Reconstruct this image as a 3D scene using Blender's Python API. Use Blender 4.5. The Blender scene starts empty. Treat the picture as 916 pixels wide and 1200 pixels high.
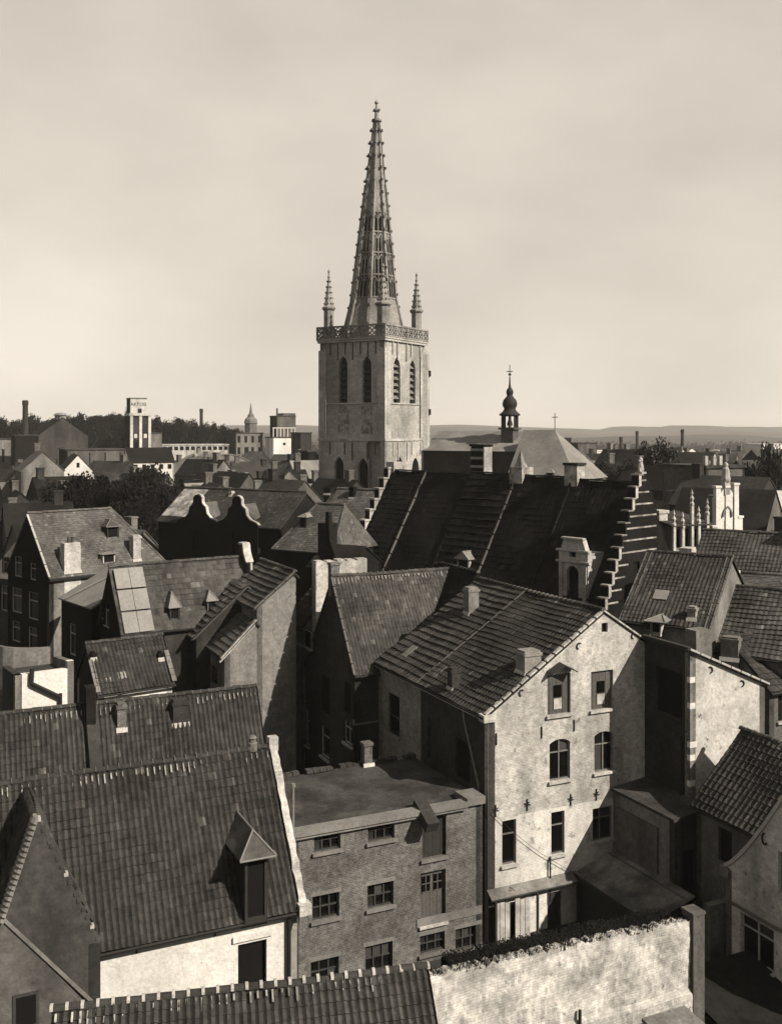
import bpy, math, random
import numpy as np
from mathutils import Vector, Matrix
random.seed(7); rng = np.random.default_rng(7)
sc = bpy.context.scene
COL = sc.collection
R = math.radians

# ------------------------------------------------------------------ camera, sky, sun, exposure
CH, FX, CX, HY = 24.0, 1200.0, 458.0, 505.0        # eye height; focal length and picture centre in photo pixels
cam = bpy.data.cameras.new('camera'); cam_o = bpy.data.objects.new('camera', cam); COL.objects.link(cam_o)
cam_o.location = (0, 0, CH); cam_o.rotation_euler = (R(90), 0, 0)
cam.sensor_width = 36; cam.lens = 36.0; cam.shift_y = -95/1200; cam.clip_end = 30000; cam.clip_start = .5
sc.camera = cam_o
SUN = Vector((.8526*.799, -.5225*.799, .602)).normalized()
SUN_EL, SUN_AZ = math.asin(SUN.z), math.atan2(SUN.x, SUN.y)
w = bpy.data.worlds.new('World'); sc.world = w; w.use_nodes = True
nt = w.node_tree; nt.nodes.clear()
def N(nt, t, **k):
    n = nt.nodes.new(t)
    for a, b in k.items():
        if a[0] == 'i' and a[1:].isdigit(): n.inputs[int(a[1:])].default_value = b
        else: setattr(n, a, b)
    return n
sky = N(nt, 'ShaderNodeTexSky', sky_type='NISHITA', sun_disc=False, sun_elevation=SUN_EL, sun_rotation=SUN_AZ, dust_density=1.0, air_density=1.0)
bw = N(nt, 'ShaderNodeRGBToBW'); pw = N(nt, 'ShaderNodeMath', operation='POWER', i1=.2)
tc = N(nt, 'ShaderNodeTexCoord'); mp = N(nt, 'ShaderNodeMapping'); mp.inputs['Scale'].default_value = (1.6, 1.6, 3.2)
cl = N(nt, 'ShaderNodeTexNoise'); cl.inputs['Scale'].default_value = 1.7; cl.inputs['Detail'].default_value = 8
cm = N(nt, 'ShaderNodeMapRange', i1=.3, i2=.7, i3=.84, i4=1.14)
m1 = N(nt, 'ShaderNodeMath', operation='MULTIPLY'); m2 = N(nt, 'ShaderNodeMath', operation='MULTIPLY', i1=2.3)
tint = N(nt, 'ShaderNodeVectorMath', operation='SCALE'); tint.inputs[0].default_value = (1.0, .905, .785)
bg = N(nt, 'ShaderNodeBackground'); bg.inputs[1].default_value = .1
wo = N(nt, 'ShaderNodeOutputWorld')
L = nt.links.new
L(sky.outputs[0], bw.inputs[0]); L(bw.outputs[0], pw.inputs[0]); L(tc.outputs['Generated'], mp.inputs[0]); L(mp.outputs[0], cl.inputs['Vector'])
L(cl.outputs[0], cm.inputs[0]); L(pw.outputs[0], m1.inputs[0]); L(cm.outputs[0], m1.inputs[1]); L(m1.outputs[0], m2.inputs[0])
L(m2.outputs[0], tint.inputs['Scale']); L(tint.outputs[0], bg.inputs[0]); L(bg.outputs[0], wo.inputs[0])
sl = bpy.data.lights.new('sun', 'SUN'); sl.energy = 5.0; sl.angle = R(.5); sl.color = (1.0, .895, .755)
so = bpy.data.objects.new('sun', sl); COL.objects.link(so); so.location = (60, -60, 120)
so.rotation_euler = (-SUN).to_track_quat('-Z', 'Y').to_euler()
vs = sc.view_settings; vs.view_transform = 'Standard'; vs.look = 'None'; vs.exposure = 1.3; vs.gamma = 1; vs.use_curve_mapping = False
sc.render.resolution_x = 781; sc.render.resolution_y = 1024
sc.render.engine = 'CYCLES'
sc.cycles.max_bounces = 4; sc.cycles.diffuse_bounces = 3; sc.cycles.glossy_bounces = 2; sc.cycles.volume_bounces = 0

# ------------------------------------------------------------------ materials
MATS = {}
AF = .62        # the plate is exposed for deep shade: surfaces kept darkish, exposure raised
def c(v): v *= AF; return (v, v*.985, v*.95, 1)
def mat(name, lo, hi, scale=1.2, rough=.9, bump=.3, bscale=9, kind=None, stain=.35, stain_scale=.25, patch=None, attr=False, brick=None, spec=.12, streak=0, speck=.17, sps=7):
    m = bpy.data.materials.new(name); m.use_nodes = True; t = m.node_tree; l = t.links.new
    b = t.nodes['Principled BSDF']; b.inputs['Roughness'].default_value = rough
    b.inputs['Specular IOR Level'].default_value = spec
    tcn = N(t, 'ShaderNodeTexCoord'); geo = N(t, 'ShaderNodeNewGeometry')
    pos = geo.outputs['Position']
    n1 = N(t, 'ShaderNodeTexNoise'); n1.inputs['Scale'].default_value = scale; n1.inputs['Detail'].default_value = 8; n1.inputs['Roughness'].default_value = .65
    l(pos, n1.inputs['Vector'])
    mr = N(t, 'ShaderNodeMapRange', i1=.3, i2=.7); l(n1.outputs[0], mr.inputs[0])
    mx = N(t, 'ShaderNodeMix', data_type='RGBA'); mx.inputs[6].default_value = c(lo); mx.inputs[7].default_value = c(hi)
    l(mr.outputs[0], mx.inputs[0]); colr = mx.outputs[2]; hgt = None
    if brick:
        bw_, bh_, bl, mo = brick
        br = N(t, 'ShaderNodeTexBrick'); l(tcn.outputs['UV'], br.inputs['Vector'])
        br.inputs['Scale'].default_value = 1; br.inputs['Brick Width'].default_value = bw_; br.inputs['Row Height'].default_value = bh_
        br.inputs['Mortar Size'].default_value = .012; br.inputs['Mortar Smooth'].default_value = .3; br.inputs['Bias'].default_value = -.1
        br.inputs['Color1'].default_value = (1, 1, 1, 1); br.inputs['Color2'].default_value = (bl, bl, bl, 1); br.inputs['Mortar'].default_value = (mo, mo, mo, 1)
        mm = N(t, 'ShaderNodeMix', data_type='RGBA', blend_type='MULTIPLY'); mm.inputs[0].default_value = 1
        l(colr, mm.inputs[6]); l(br.outputs['Color'], mm.inputs[7]); colr = mm.outputs[2]; hgt = br.outputs['Fac']
    if patch:      # (value, threshold, scale): fallen or patched render with its own edge
        n3 = N(t, 'ShaderNodeTexNoise'); n3.inputs['Scale'].default_value = patch[2]; n3.inputs['Detail'].default_value = 7; n3.inputs['Roughness'].default_value = .7; l(pos, n3.inputs['Vector'])
        m3 = N(t, 'ShaderNodeMapRange', i1=patch[1], i2=patch[1]+.05); l(n3.outputs[0], m3.inputs[0])
        mm = N(t, 'ShaderNodeMix', data_type='RGBA'); mm.inputs[7].default_value = c(patch[0]); l(m3.outputs[0], mm.inputs[0]); l(colr, mm.inputs[6]); colr = mm.outputs[2]
    if stain:
        n2 = N(t, 'ShaderNodeTexNoise'); n2.inputs['Scale'].default_value = stain_scale; n2.inputs['Detail'].default_value = 6; l(pos, n2.inputs['Vector'])
        if streak:
            mpp = N(t, 'ShaderNodeMapping'); mpp.inputs['Scale'].default_value = (streak, streak, .25); l(pos, mpp.inputs[0]); l(mpp.outputs[0], n2.inputs['Vector'])
        m2_ = N(t, 'ShaderNodeMapRange', i1=.35, i2=.65, i3=1-stain, i4=1+stain*.4); l(n2.outputs[0], m2_.inputs[0])
        sm = N(t, 'ShaderNodeVectorMath', operation='SCALE'); l(colr, sm.inputs[0]); l(m2_.outputs[0], sm.inputs['Scale']); colr = sm.outputs[0]
    if speck:
        n4 = N(t, 'ShaderNodeTexNoise'); n4.inputs['Scale'].default_value = sps; n4.inputs['Detail'].default_value = 4; n4.inputs['Roughness'].default_value = .7; l(pos, n4.inputs['Vector'])
        m4 = N(t, 'ShaderNodeMapRange', i1=.32, i2=.68, i3=1-speck, i4=1+speck); l(n4.outputs[0], m4.inputs[0])
        sm = N(t, 'ShaderNodeVectorMath', operation='SCALE'); l(colr, sm.inputs[0]); l(m4.outputs[0], sm.inputs['Scale']); colr = sm.outputs[0]
    if attr:
        at_ = N(t, 'ShaderNodeAttribute', attribute_name='tint')
        sm = N(t, 'ShaderNodeVectorMath', operation='SCALE'); l(colr, sm.inputs[0]); l(at_.outputs['Fac'], sm.inputs['Scale']); colr = sm.outputs[0]
    l(colr, b.inputs['Base Color'])
    if bump:
        nb = N(t, 'ShaderNodeTexNoise'); nb.inputs['Scale'].default_value = bscale; nb.inputs['Detail'].default_value = 6; l(pos, nb.inputs['Vector'])
        bp = N(t, 'ShaderNodeBump'); bp.inputs['Strength'].default_value = bump; bp.inputs['Distance'].default_value = .04
        l(nb.outputs[0], bp.inputs['Height']); nrm = bp.outputs[0]
        if hgt:
            bp2 = N(t, 'ShaderNodeBump', invert=True); bp2.inputs['Strength'].default_value = .6; bp2.inputs['Distance'].default_value = .012
            l(hgt, bp2.inputs['Height']); l(nrm, bp2.inputs['Normal']); nrm = bp2.outputs[0]
        l(nrm, b.inputs['Normal'])
    MATS[name] = m; return m
BR = (.23, .075, .72, 1.25)
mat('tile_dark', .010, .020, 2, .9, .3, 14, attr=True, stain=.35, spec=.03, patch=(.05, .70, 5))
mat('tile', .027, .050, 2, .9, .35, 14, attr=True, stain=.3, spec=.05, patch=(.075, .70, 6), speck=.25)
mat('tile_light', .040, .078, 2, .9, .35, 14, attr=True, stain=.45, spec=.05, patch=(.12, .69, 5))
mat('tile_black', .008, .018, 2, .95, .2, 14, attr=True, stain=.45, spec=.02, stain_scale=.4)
mat('slate_grey', .055, .10, 3, .8, .25, 20, stain=.4, attr=True, stain_scale=.5)
mat('lead', .14, .2, 1.5, .6, .1, 6, stain=.25)
mat('zinc_sheet', .15, .19, 1.5, .55, .1, 6, stain=.2)
mat('mortar', .28, .40, 6, .95, .5, 20, stain=.2)
mat('mortar_dull', .07, .13, 6, .95, .5, 20, stain=.3)
mat('plaster_a', .32, .56, 2.2, .95, .7, 7, stain=.42, patch=(.19, .61, 2.6), streak=1.0, speck=.2, sps=5, brick=(.23,.075,.78,.84), stain_scale=.6)
mat('plaster_b', .33, .56, 1.5, .95, .45, 7, stain=.45, patch=(.16, .61, 1.8), streak=.9, speck=.14, sps=6)
mat('whitewash', .44, .64, 1.8, .95, .5, 7, stain=.42, patch=(.25, .58, 1.5), streak=1.0, speck=.15, sps=6, brick=(.23,.075,.9,.92))
mat('white_wall', .50, .64, 1.4, .95, .5, 8, stain=.28, patch=(.24, .67, 2.2), streak=.9, speck=.15)
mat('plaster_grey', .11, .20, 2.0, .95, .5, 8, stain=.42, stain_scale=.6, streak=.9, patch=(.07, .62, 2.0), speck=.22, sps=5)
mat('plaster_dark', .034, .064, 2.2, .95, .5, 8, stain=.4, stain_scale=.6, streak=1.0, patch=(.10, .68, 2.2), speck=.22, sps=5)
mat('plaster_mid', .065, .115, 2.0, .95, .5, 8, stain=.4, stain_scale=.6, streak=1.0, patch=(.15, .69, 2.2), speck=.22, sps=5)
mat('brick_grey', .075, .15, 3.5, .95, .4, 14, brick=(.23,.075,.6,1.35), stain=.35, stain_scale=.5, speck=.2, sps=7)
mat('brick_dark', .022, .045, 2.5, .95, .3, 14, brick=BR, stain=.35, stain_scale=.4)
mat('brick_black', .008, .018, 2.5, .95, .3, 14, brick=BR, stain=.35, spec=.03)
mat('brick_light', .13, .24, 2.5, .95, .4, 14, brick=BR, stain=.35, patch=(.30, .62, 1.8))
mat('rough_wall', .34, .60, 2.2, .97, .8, 5, stain=.4, patch=(.2, .61, 2.4), stain_scale=1.0, speck=.25, sps=5, brick=(.26,.09,.92,.9))
mat('stone', .27, .42, 1.2, .92, .4, 6, stain=.45, streak=.6, brick=(.9, .42, .82, .7), speck=.18, sps=3)
mat('stone_plain', .27, .42, 2.2, .92, .5, 9, stain=.4, speck=.3, sps=5)
mat('stone_spire', .15, .27, 1.6, .92, .5, 5, stain=.45, speck=.25, sps=4)
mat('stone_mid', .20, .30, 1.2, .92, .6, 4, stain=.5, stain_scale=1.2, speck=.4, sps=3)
mat('stone_grey', .12, .17, 2.2, .92, .4, 9, stain=.35)
mat('roof_felt', .03, .06, 2.6, .97, .8, 18, stain=.5, stain_scale=.6, speck=.3, patch=(.10,.68,1.5))
mat('wood_dark', .02, .035, 5, .8, .3, 30, stain=.2)
mat('wood_grey', .06, .09, 6, .8, .3, 30, stain=.25)
mat('wood_white', .32, .42, 5, .8, .3, 30, stain=.35, stain_scale=1.5)
mat('frame_white', .28, .38, 5, .7, .1, 30, stain=.15)
mat('frame_grey', .10, .16, 5, .7, .1, 30, stain=.2)
mat('frame_dark', .03, .05, 5, .7, .1, 30, stain=.15)
mat('iron', .012, .02, 5, .7, .1, 30, stain=.1)
mat('glass', .006, .012, .4, .12, 0, stain=0, spec=.5)
_m = MATS['glass']; _t = _m.node_tree; _oi = N(_t, 'ShaderNodeObjectInfo'); _r = N(_t, 'ShaderNodeMapRange', i1=.6, i2=1.0, i3=.002, i4=.035); _c = N(_t, 'ShaderNodeCombineColor')
_t.links.new(_oi.outputs['Random'], _r.inputs[0])
for _k in range(3): _t.links.new(_r.outputs[0], _c.inputs[_k])
_t.links.new(_c.outputs[0], _t.nodes['Principled BSDF'].inputs['Base Color'])     # curtains behind some panes
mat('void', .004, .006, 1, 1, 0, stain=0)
mat('earth', .022, .05, .35, 1, .6, 2, stain=.4, stain_scale=.05)
mat('paving', .05, .08, 1, 1, .5, 6, stain=.4, stain_scale=.4)
mat('hill', .04, .075, .004, 1, 0, stain=.4, stain_scale=.0018)
mat('bark', .03, .05, 5, 1, .5, 12, stain=.2)
mat('leaf', .004, .011, .6, 1, 0, stain=.3, stain_scale=.15)
mat('leaf_mid', .014, .03, .6, 1, 0, stain=.3, stain_scale=.15)
mat('corrugated', .12, .24, 2, .8, .2, 6, stain=.5, stain_scale=.9)
mat('chalk', .5, .62, 1.5, .95, .3, 10, stain=.15)

# ------------------------------------------------------------------ mesh helpers
class M:
    def __init__(s): s.v = []; s.f = []; s.t = None
    def quad(s, *p):
        i = len(s.v); s.v.extend(tuple(q) for q in p); s.f.append(tuple(range(i, i+len(p))))
    def box(s, x0, x1, y0, y1, z0, z1):
        i = len(s.v); s.v += [(x0,y0,z0),(x1,y0,z0),(x1,y1,z0),(x0,y1,z0),(x0,y0,z1),(x1,y0,z1),(x1,y1,z1),(x0,y1,z1)]
        s.f += [tuple(i+k for k in q) for q in ((0,3,2,1),(4,5,6,7),(0,1,5,4),(1,2,6,5),(2,3,7,6),(3,0,4,7))]; return s
    def bar(s, p, q, wd, hd, up=(0,0,1)):
        p = Vector(p); q = Vector(q); d = (q-p).normalized(); up = Vector(up)
        if abs(d.dot(up)) > .98: up = Vector((1,0,0))
        a = d.cross(up).normalized()*wd/2; b = a.cross(d).normalized()*hd/2
        i = len(s.v)
        for e in (p, q): s.v += [tuple(e-a-b), tuple(e+a-b), tuple(e+a+b), tuple(e-a+b)]
        s.f += [tuple(i+k for k in g) for g in ((0,1,2,3),(7,6,5,4),(0,4,5,1),(1,5,6,2),(2,6,7,3),(3,7,4,0))]; return s
    def slab(s, poly, th, nrm=None):
        P = [Vector(p) for p in poly]
        if nrm is None: nrm = (P[1]-P[0]).cross(P[2]-P[0]).normalized()
        n = len(P); i = len(s.v); nrm = Vector(nrm)
        s.v += [tuple(p) for p in P] + [tuple(p-nrm*th) for p in P]
        s.f.append(tuple(range(i, i+n))); s.f.append(tuple(i+2*n-1-k for k in range(n)))
        for k in range(n): s.f.append((i+k, i+n+k, i+n+(k+1) % n, i+(k+1) % n))
        return s
    def lathe(s, cx, cy, prof, n=8, a0=0, lean=(0,0)):
        i = len(s.v); z0 = prof[0][1]
        for r, z in prof:
            for k in range(n):
                t = a0+2*math.pi*k/n; s.v.append((cx+r*math.cos(t)+lean[0]*(z-z0), cy+r*math.sin(t)+lean[1]*(z-z0), z))
        m_ = len(prof)
        for j in range(m_-1):
            for k in range(n):
                s.f.append((i+j*n+k, i+j*n+(k+1) % n, i+(j+1)*n+(k+1) % n, i+(j+1)*n+k))
        s.f.append(tuple(i+n-1-k for k in range(n))); s.f.append(tuple(i+(m_-1)*n+k for k in range(n))); return s
    def tube(s, p, q, r0, r1=None, n=6):
        r1 = r0 if r1 is None else r1
        p = Vector(p); q = Vector(q); d = (q-p).normalized(); a = d.orthogonal().normalized(); b = d.cross(a); i = len(s.v)
        for e, r in ((p, r0), (q, r1)):
            for k in range(n):
                t = 2*math.pi*k/n; s.v.append(tuple(e+a*r*math.cos(t)+b*r*math.sin(t)))
        for k in range(n): s.f.append((i+k, i+(k+1) % n, i+n+(k+1) % n, i+n+k))
        s.f.append(tuple(i+n-1-k for k in range(n))); s.f.append(tuple(i+n+k for k in range(n))); return s
def link(name, me, parent=None):
    o = bpy.data.objects.new(name, me); COL.objects.link(o); o.parent = parent; return o
def build(name, m, ma, parent=None, uv=True, tint=None, smooth=False):
    me = bpy.data.meshes.new(name); me.from_pydata(m.v, [], m.f); me.materials.append(MATS[ma])
    if uv and me.polygons:
        ul = me.uv_layers.new(name='UVMap').data; V = m.v
        out = np.zeros((len(me.loops), 2), np.float32)
        for p in me.polygons:
            n = p.normal
            if abs(n.z) > .8: tx, ty = (1,0,0), (0,1,0)
            else:
                h = math.hypot(n.x, n.y); tx = (-n.y/h, n.x/h, 0); ty = (0,0,1)
            for li, vi in zip(p.loop_indices, p.vertices):
                q = V[vi]; out[li] = (q[0]*tx[0]+q[1]*tx[1], q[0]*ty[0]+q[1]*ty[1]+q[2]*ty[2])
        ul.foreach_set('uv', out.ravel())
    if tint is not None or 'tile' in ma or 'slate' in ma:
        a = me.attributes.new('tint', 'FLOAT', 'FACE')
        a.data.foreach_set('value', np.asarray(tint if tint is not None else np.ones(len(m.f)), np.float32))
    if smooth: me.polygons.foreach_set('use_smooth', [True]*len(me.polygons))
    return link(name, me, parent)
def tag(o, label, cat, group=None):
    o['label'] = label; o['category'] = cat
    if group: o['group'] = group
    return o
def kind(o, k): o['kind'] = k; return o
def XY(px, d): return ((px-CX)/FX*d, d)
def Z(py, d): return CH-(py-HY)/FX*d
class Thing:
    def __init__(s, name, label, cat, O, ang, group=None):
        s.O = Vector((O[0], O[1], 0)); s.ang = ang; s.c = math.cos(ang); s.s = math.sin(ang)
        s.e = bpy.data.objects.new(name, None); COL.objects.link(s.e); s.e.location = s.O; s.e.rotation_euler = (0, 0, ang)
        s.e.empty_display_size = .5; tag(s.e, label, cat, group)
    def w(s, x, y): return (s.O.x+s.c*x-s.s*y, s.O.y+s.s*x+s.c*y)
    def l(s, X, Y):
        X -= s.O.x; Y -= s.O.y; return (s.c*X+s.s*Y, -s.s*X+s.c*Y)
    def on_wall(s, P, Q, px, py):            # a point of the picture on the vertical plane P-Q (local) -> distance along it, height
        A = s.w(P[0], P[1]); B = s.w(Q[0], Q[1]); l_ = math.hypot(B[0]-A[0], B[1]-A[1]); d = ((B[0]-A[0])/l_, (B[1]-A[1])/l_)
        k = (px-CX)/FX; t = (k*A[1]-A[0])/(d[0]-k*d[1]); dep = A[1]+d[1]*t
        return t, Z(py, dep)
    def on_plane(s, p, n, px, py):           # ditto on any plane given locally
        c_ = s.l(0, 0); D = ((px-CX)/FX, 1.0, -(py-HY)/FX)
        dl = Vector((s.c*D[0]+s.s*D[1], -s.s*D[0]+s.c*D[1], D[2])); o = Vector((c_[0], c_[1], CH))
        t = (Vector(p)-o).dot(Vector(n))/dl.dot(Vector(n)); return o+dl*t, t
def arch_pts(s0, s1, z1, kd):
    w_ = s1-s0; out = []
    if kd == 'arch':                          # pointed
        zs = z1-.866*w_
        L_ = [(s1-w_*math.cos(t), zs+w_*math.sin(t)) for t in np.linspace(0, math.pi/3, 7)]
        return L_, [(s0+s1-a, b) for a, b in L_]
    h = .16*w_ if kd == 'seg' else .5*w_
    r = (w_*w_/4+h*h)/(2*h); cz = z1-r; t1 = math.asin(min(1, w_/2/r))
    L_ = [((s0+s1)/2-r*math.sin(t), cz+r*math.cos(t)) for t in np.linspace(t1, 0, 6)]
    return L_, [(s0+s1-a, b) for a, b in L_]
def wall(T, P, Q, z0, prof, ma, ops=(), name='wall', th=.35, rev=.16, fm='frame_white', parent=None):
    P = Vector((P[0], P[1], 0)); Q = Vector((Q[0], Q[1], 0)); S = (Q-P).length; d = (Q-P)/S; n = Vector((d.y, -d.x, 0))
    pt = lambda s, z, dp=0: tuple(P+d*s-n*dp+Vector((0, 0, z)))
    m = M(); OP = []
    for o in ops:
        kd, x0, y0, x1, y1 = o[:5]; opt = o[5] if len(o) > 5 else {}
        if opt.get('m'): a = (x0, x1, y0, y1)
        else:
            s0 = T.on_wall(P, Q, x0, y0)[0]; s1 = T.on_wall(P, Q, x1, y0)[0]; xm = (x0+x1)/2
            a = (s0, s1, T.on_wall(P, Q, xm, y1)[1], T.on_wall(P, Q, xm, y0)[1])
        OP.append((kd, a, opt))
    cuts = sorted({round(q, 4) for q in [p[0] for p in prof]+[v for o in OP for v in o[1][:2]] if -1e-6 <= q <= S+1e-6})
    def top(s, mid):
        for (sa, za), (sb, zb) in zip(prof, prof[1:]):
            if sa <= mid <= sb and sb > sa: return za+(zb-za)*(s-sa)/(sb-sa)
        return prof[-1][1]
    for s0, s1 in zip(cuts, cuts[1:]):
        if s1-s0 < 1e-4: continue
        mid = (s0+s1)/2; z = z0
        for kd, (a, b, c0, c1), opt in sorted([o for o in OP if o[1][0] < mid < o[1][1]], key=lambda o: o[1][2]):
            if c0 > z: m.quad(pt(s0, z), pt(s1, z), pt(s1, c0), pt(s0, c0))
            z = max(z, c1)
        m.quad(pt(s0, z), pt(s1, z), pt(s1, top(s1, mid)), pt(s0, top(s0, mid)))
    for kd, (a, b, c0, c1), opt in OP:
        ak = opt.get('arch')
        if ak:
            l_, r_ = arch_pts(a, b, c1, ak); zs = l_[0][1]
            for p, q in zip(l_, l_[1:]):
                m.quad(pt(a, c1), pt(*p), pt(*q)); m.quad(pt(*p), pt(p[0], p[1], rev), pt(q[0], q[1], rev), pt(*q))
            for p, q in zip(r_, r_[1:]):
                m.quad(pt(b, c1), pt(*q), pt(*p)); m.quad(pt(*p), pt(*q), pt(q[0], q[1], rev), pt(p[0], p[1], rev))
        else: m.quad(pt(a, c1), pt(a, c1, rev), pt(b, c1, rev), pt(b, c1))
        zs = c1
        m.quad(pt(a, c0), pt(a, c0, rev), pt(a, zs, rev), pt(a, zs)); m.quad(pt(b, c0), pt(b, zs), pt(b, zs, rev), pt(b, c0, rev))
        m.quad(pt(a, c0), pt(b, c0), pt(b, c0, rev), pt(a, c0, rev))
    for (sa, za), (sb, zb) in zip(prof, prof[1:]): m.quad(pt(sa, za), pt(sb, zb), pt(sb, zb, th), pt(sa, za, th))
    m.quad(pt(0, z0), pt(0, prof[0][1]), pt(0, prof[0][1], th), pt(0, z0, th)); m.quad(pt(S, z0), pt(S, z0, th), pt(S, prof[-1][1], th), pt(S, prof[-1][1]))
    m.f.append(tuple(range(len(m.v), len(m.v)+len(prof)+2))); m.v += [pt(0, z0, th)]+[pt(a, b, th) for a, b in prof]+[pt(S, z0, th)]
    par = parent or T.e
    wo_ = build(name, m, ma, par)
    for kd, a, opt in OP: opening(T, pt, kd, a, opt, rev, opt.get('fm', fm), par)
    return wo_
def opening(T, pt, kd, a, opt, rev, fm, par):
    s0, s1, z0, z1 = a; W_, H_ = s1-s0, z1-z0
    def pbar(m, u0, u1, v0, v1, d0, d1):
        q = [pt(u0, v0, d0), pt(u1, v0, d0), pt(u1, v1, d0), pt(u0, v1, d0)]; r = [pt(u0, v0, d1), pt(u1, v0, d1), pt(u1, v1, d1), pt(u0, v1, d1)]
        m.quad(*q); m.quad(*r[::-1])
        for k in range(4): m.quad(q[k], r[k], r[(k+1) % 4], q[(k+1) % 4])
    if opt.get('sill'):
        m = M(); pbar(m, s0-.09, s1+.09, z0-.13, z0-.002, -.13, .12)
    if kd == 'void':
        f = M(); pbar(f, s0-.02, s1+.02, z0-.02, z1+.02, rev+.01, rev+.04); wv = build('window', f, 'void', par)
        if opt.get('sill'): build('sill', m, opt.get('sm', 'stone_plain'), wv)
        return
    if kd == 'door':
        f = M(); n = max(2, int(W_/.18))
        for k in range(n): pbar(f, s0+W_*k/n+.006, s0+W_*(k+1)/n-.006, z0, z1, rev-.02-.01*(k % 2), rev+.05)
        dv = build('door', f, opt.get('dm', 'wood_dark'), par)
        if opt.get('light'):
            for cx_ in (.27, .73):
                g = M(); u0 = s0+W_*(cx_-.17); u1 = s0+W_*(cx_+.17); pbar(g, u0, u1, z0+H_*.6, z0+H_*.92, rev-.045, rev-.03); pn = build('pane', g, 'glass', dv)
                g = M(); pbar(g, (u0+u1)/2-.02, (u0+u1)/2+.02, z0+H_*.6, z0+H_*.92, rev-.06, rev-.047)
                for q in (.6, .76, .92): pbar(g, u0, u1, z0+H_*q-.02, z0+H_*q+.02, rev-.062, rev-.047)
                build('glazing_bar', g, 'wood_grey', dv)
        if opt.get('hatch'):
            g = M(); pbar(g, s0+W_*.33, s0+W_*.67, z0+H_*.42, z0+H_*.72, rev-.06, rev-.045); build('pane', g, 'glass', dv)
            g = M(); pbar(g, s0+W_*.33, s0+W_*.67, z0+H_*.12, z0+H_*.38, rev-.06, rev-.045); build('hatch', g, 'wood_white', dv)
        if opt.get('sill'): build('sill', m, opt.get('sm', 'stone_plain'), dv)
        return
    f = M(); b = .065; d0, d1 = rev-.07, rev-.01
    pbar(f, s0, s0+b, z0, z1, d0, d1); pbar(f, s1-b, s1, z0, z1, d0, d1); pbar(f, s0+b, s1-b, z0, z0+b, d0+.002, d1); pbar(f, s0+b, s1-b, z1-b, z1, d0+.002, d1)
    xs, zs = [s0], [z0]
    for q in opt.get('cols', (.5,)): pbar(f, s0+W_*q-.03, s0+W_*q+.03, z0+b, z1-b, d0+.004, d1); xs.append(s0+W_*q)
    for q in opt.get('rows', (.68,)): pbar(f, s0+b, s1-b, z0+H_*q-.028, z0+H_*q+.028, d0+.006, d1); zs.append(z0+H_*q)
    fr = build('window', f, fm, par); xs.append(s1); zs.append(z1)
    for i in range(len(xs)-1):
        for j in range(len(zs)-1):
            g = M(); pbar(g, xs[i]+.01, xs[i+1]-.01, zs[j]+.01, zs[j+1]-.01, rev+.002, rev+.012); build('pane', g, 'glass', fr)
    if opt.get('sill'): build('sill', m, opt.get('sm', 'stone_plain'), fr)
    if opt.get('lintel'):
        m = M(); pbar(m, s0-.1, s1+.1, z1+.003, z1+.18, -.015, .1); build('lintel', m, opt.get('sm', 'stone_plain'), fr)
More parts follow.
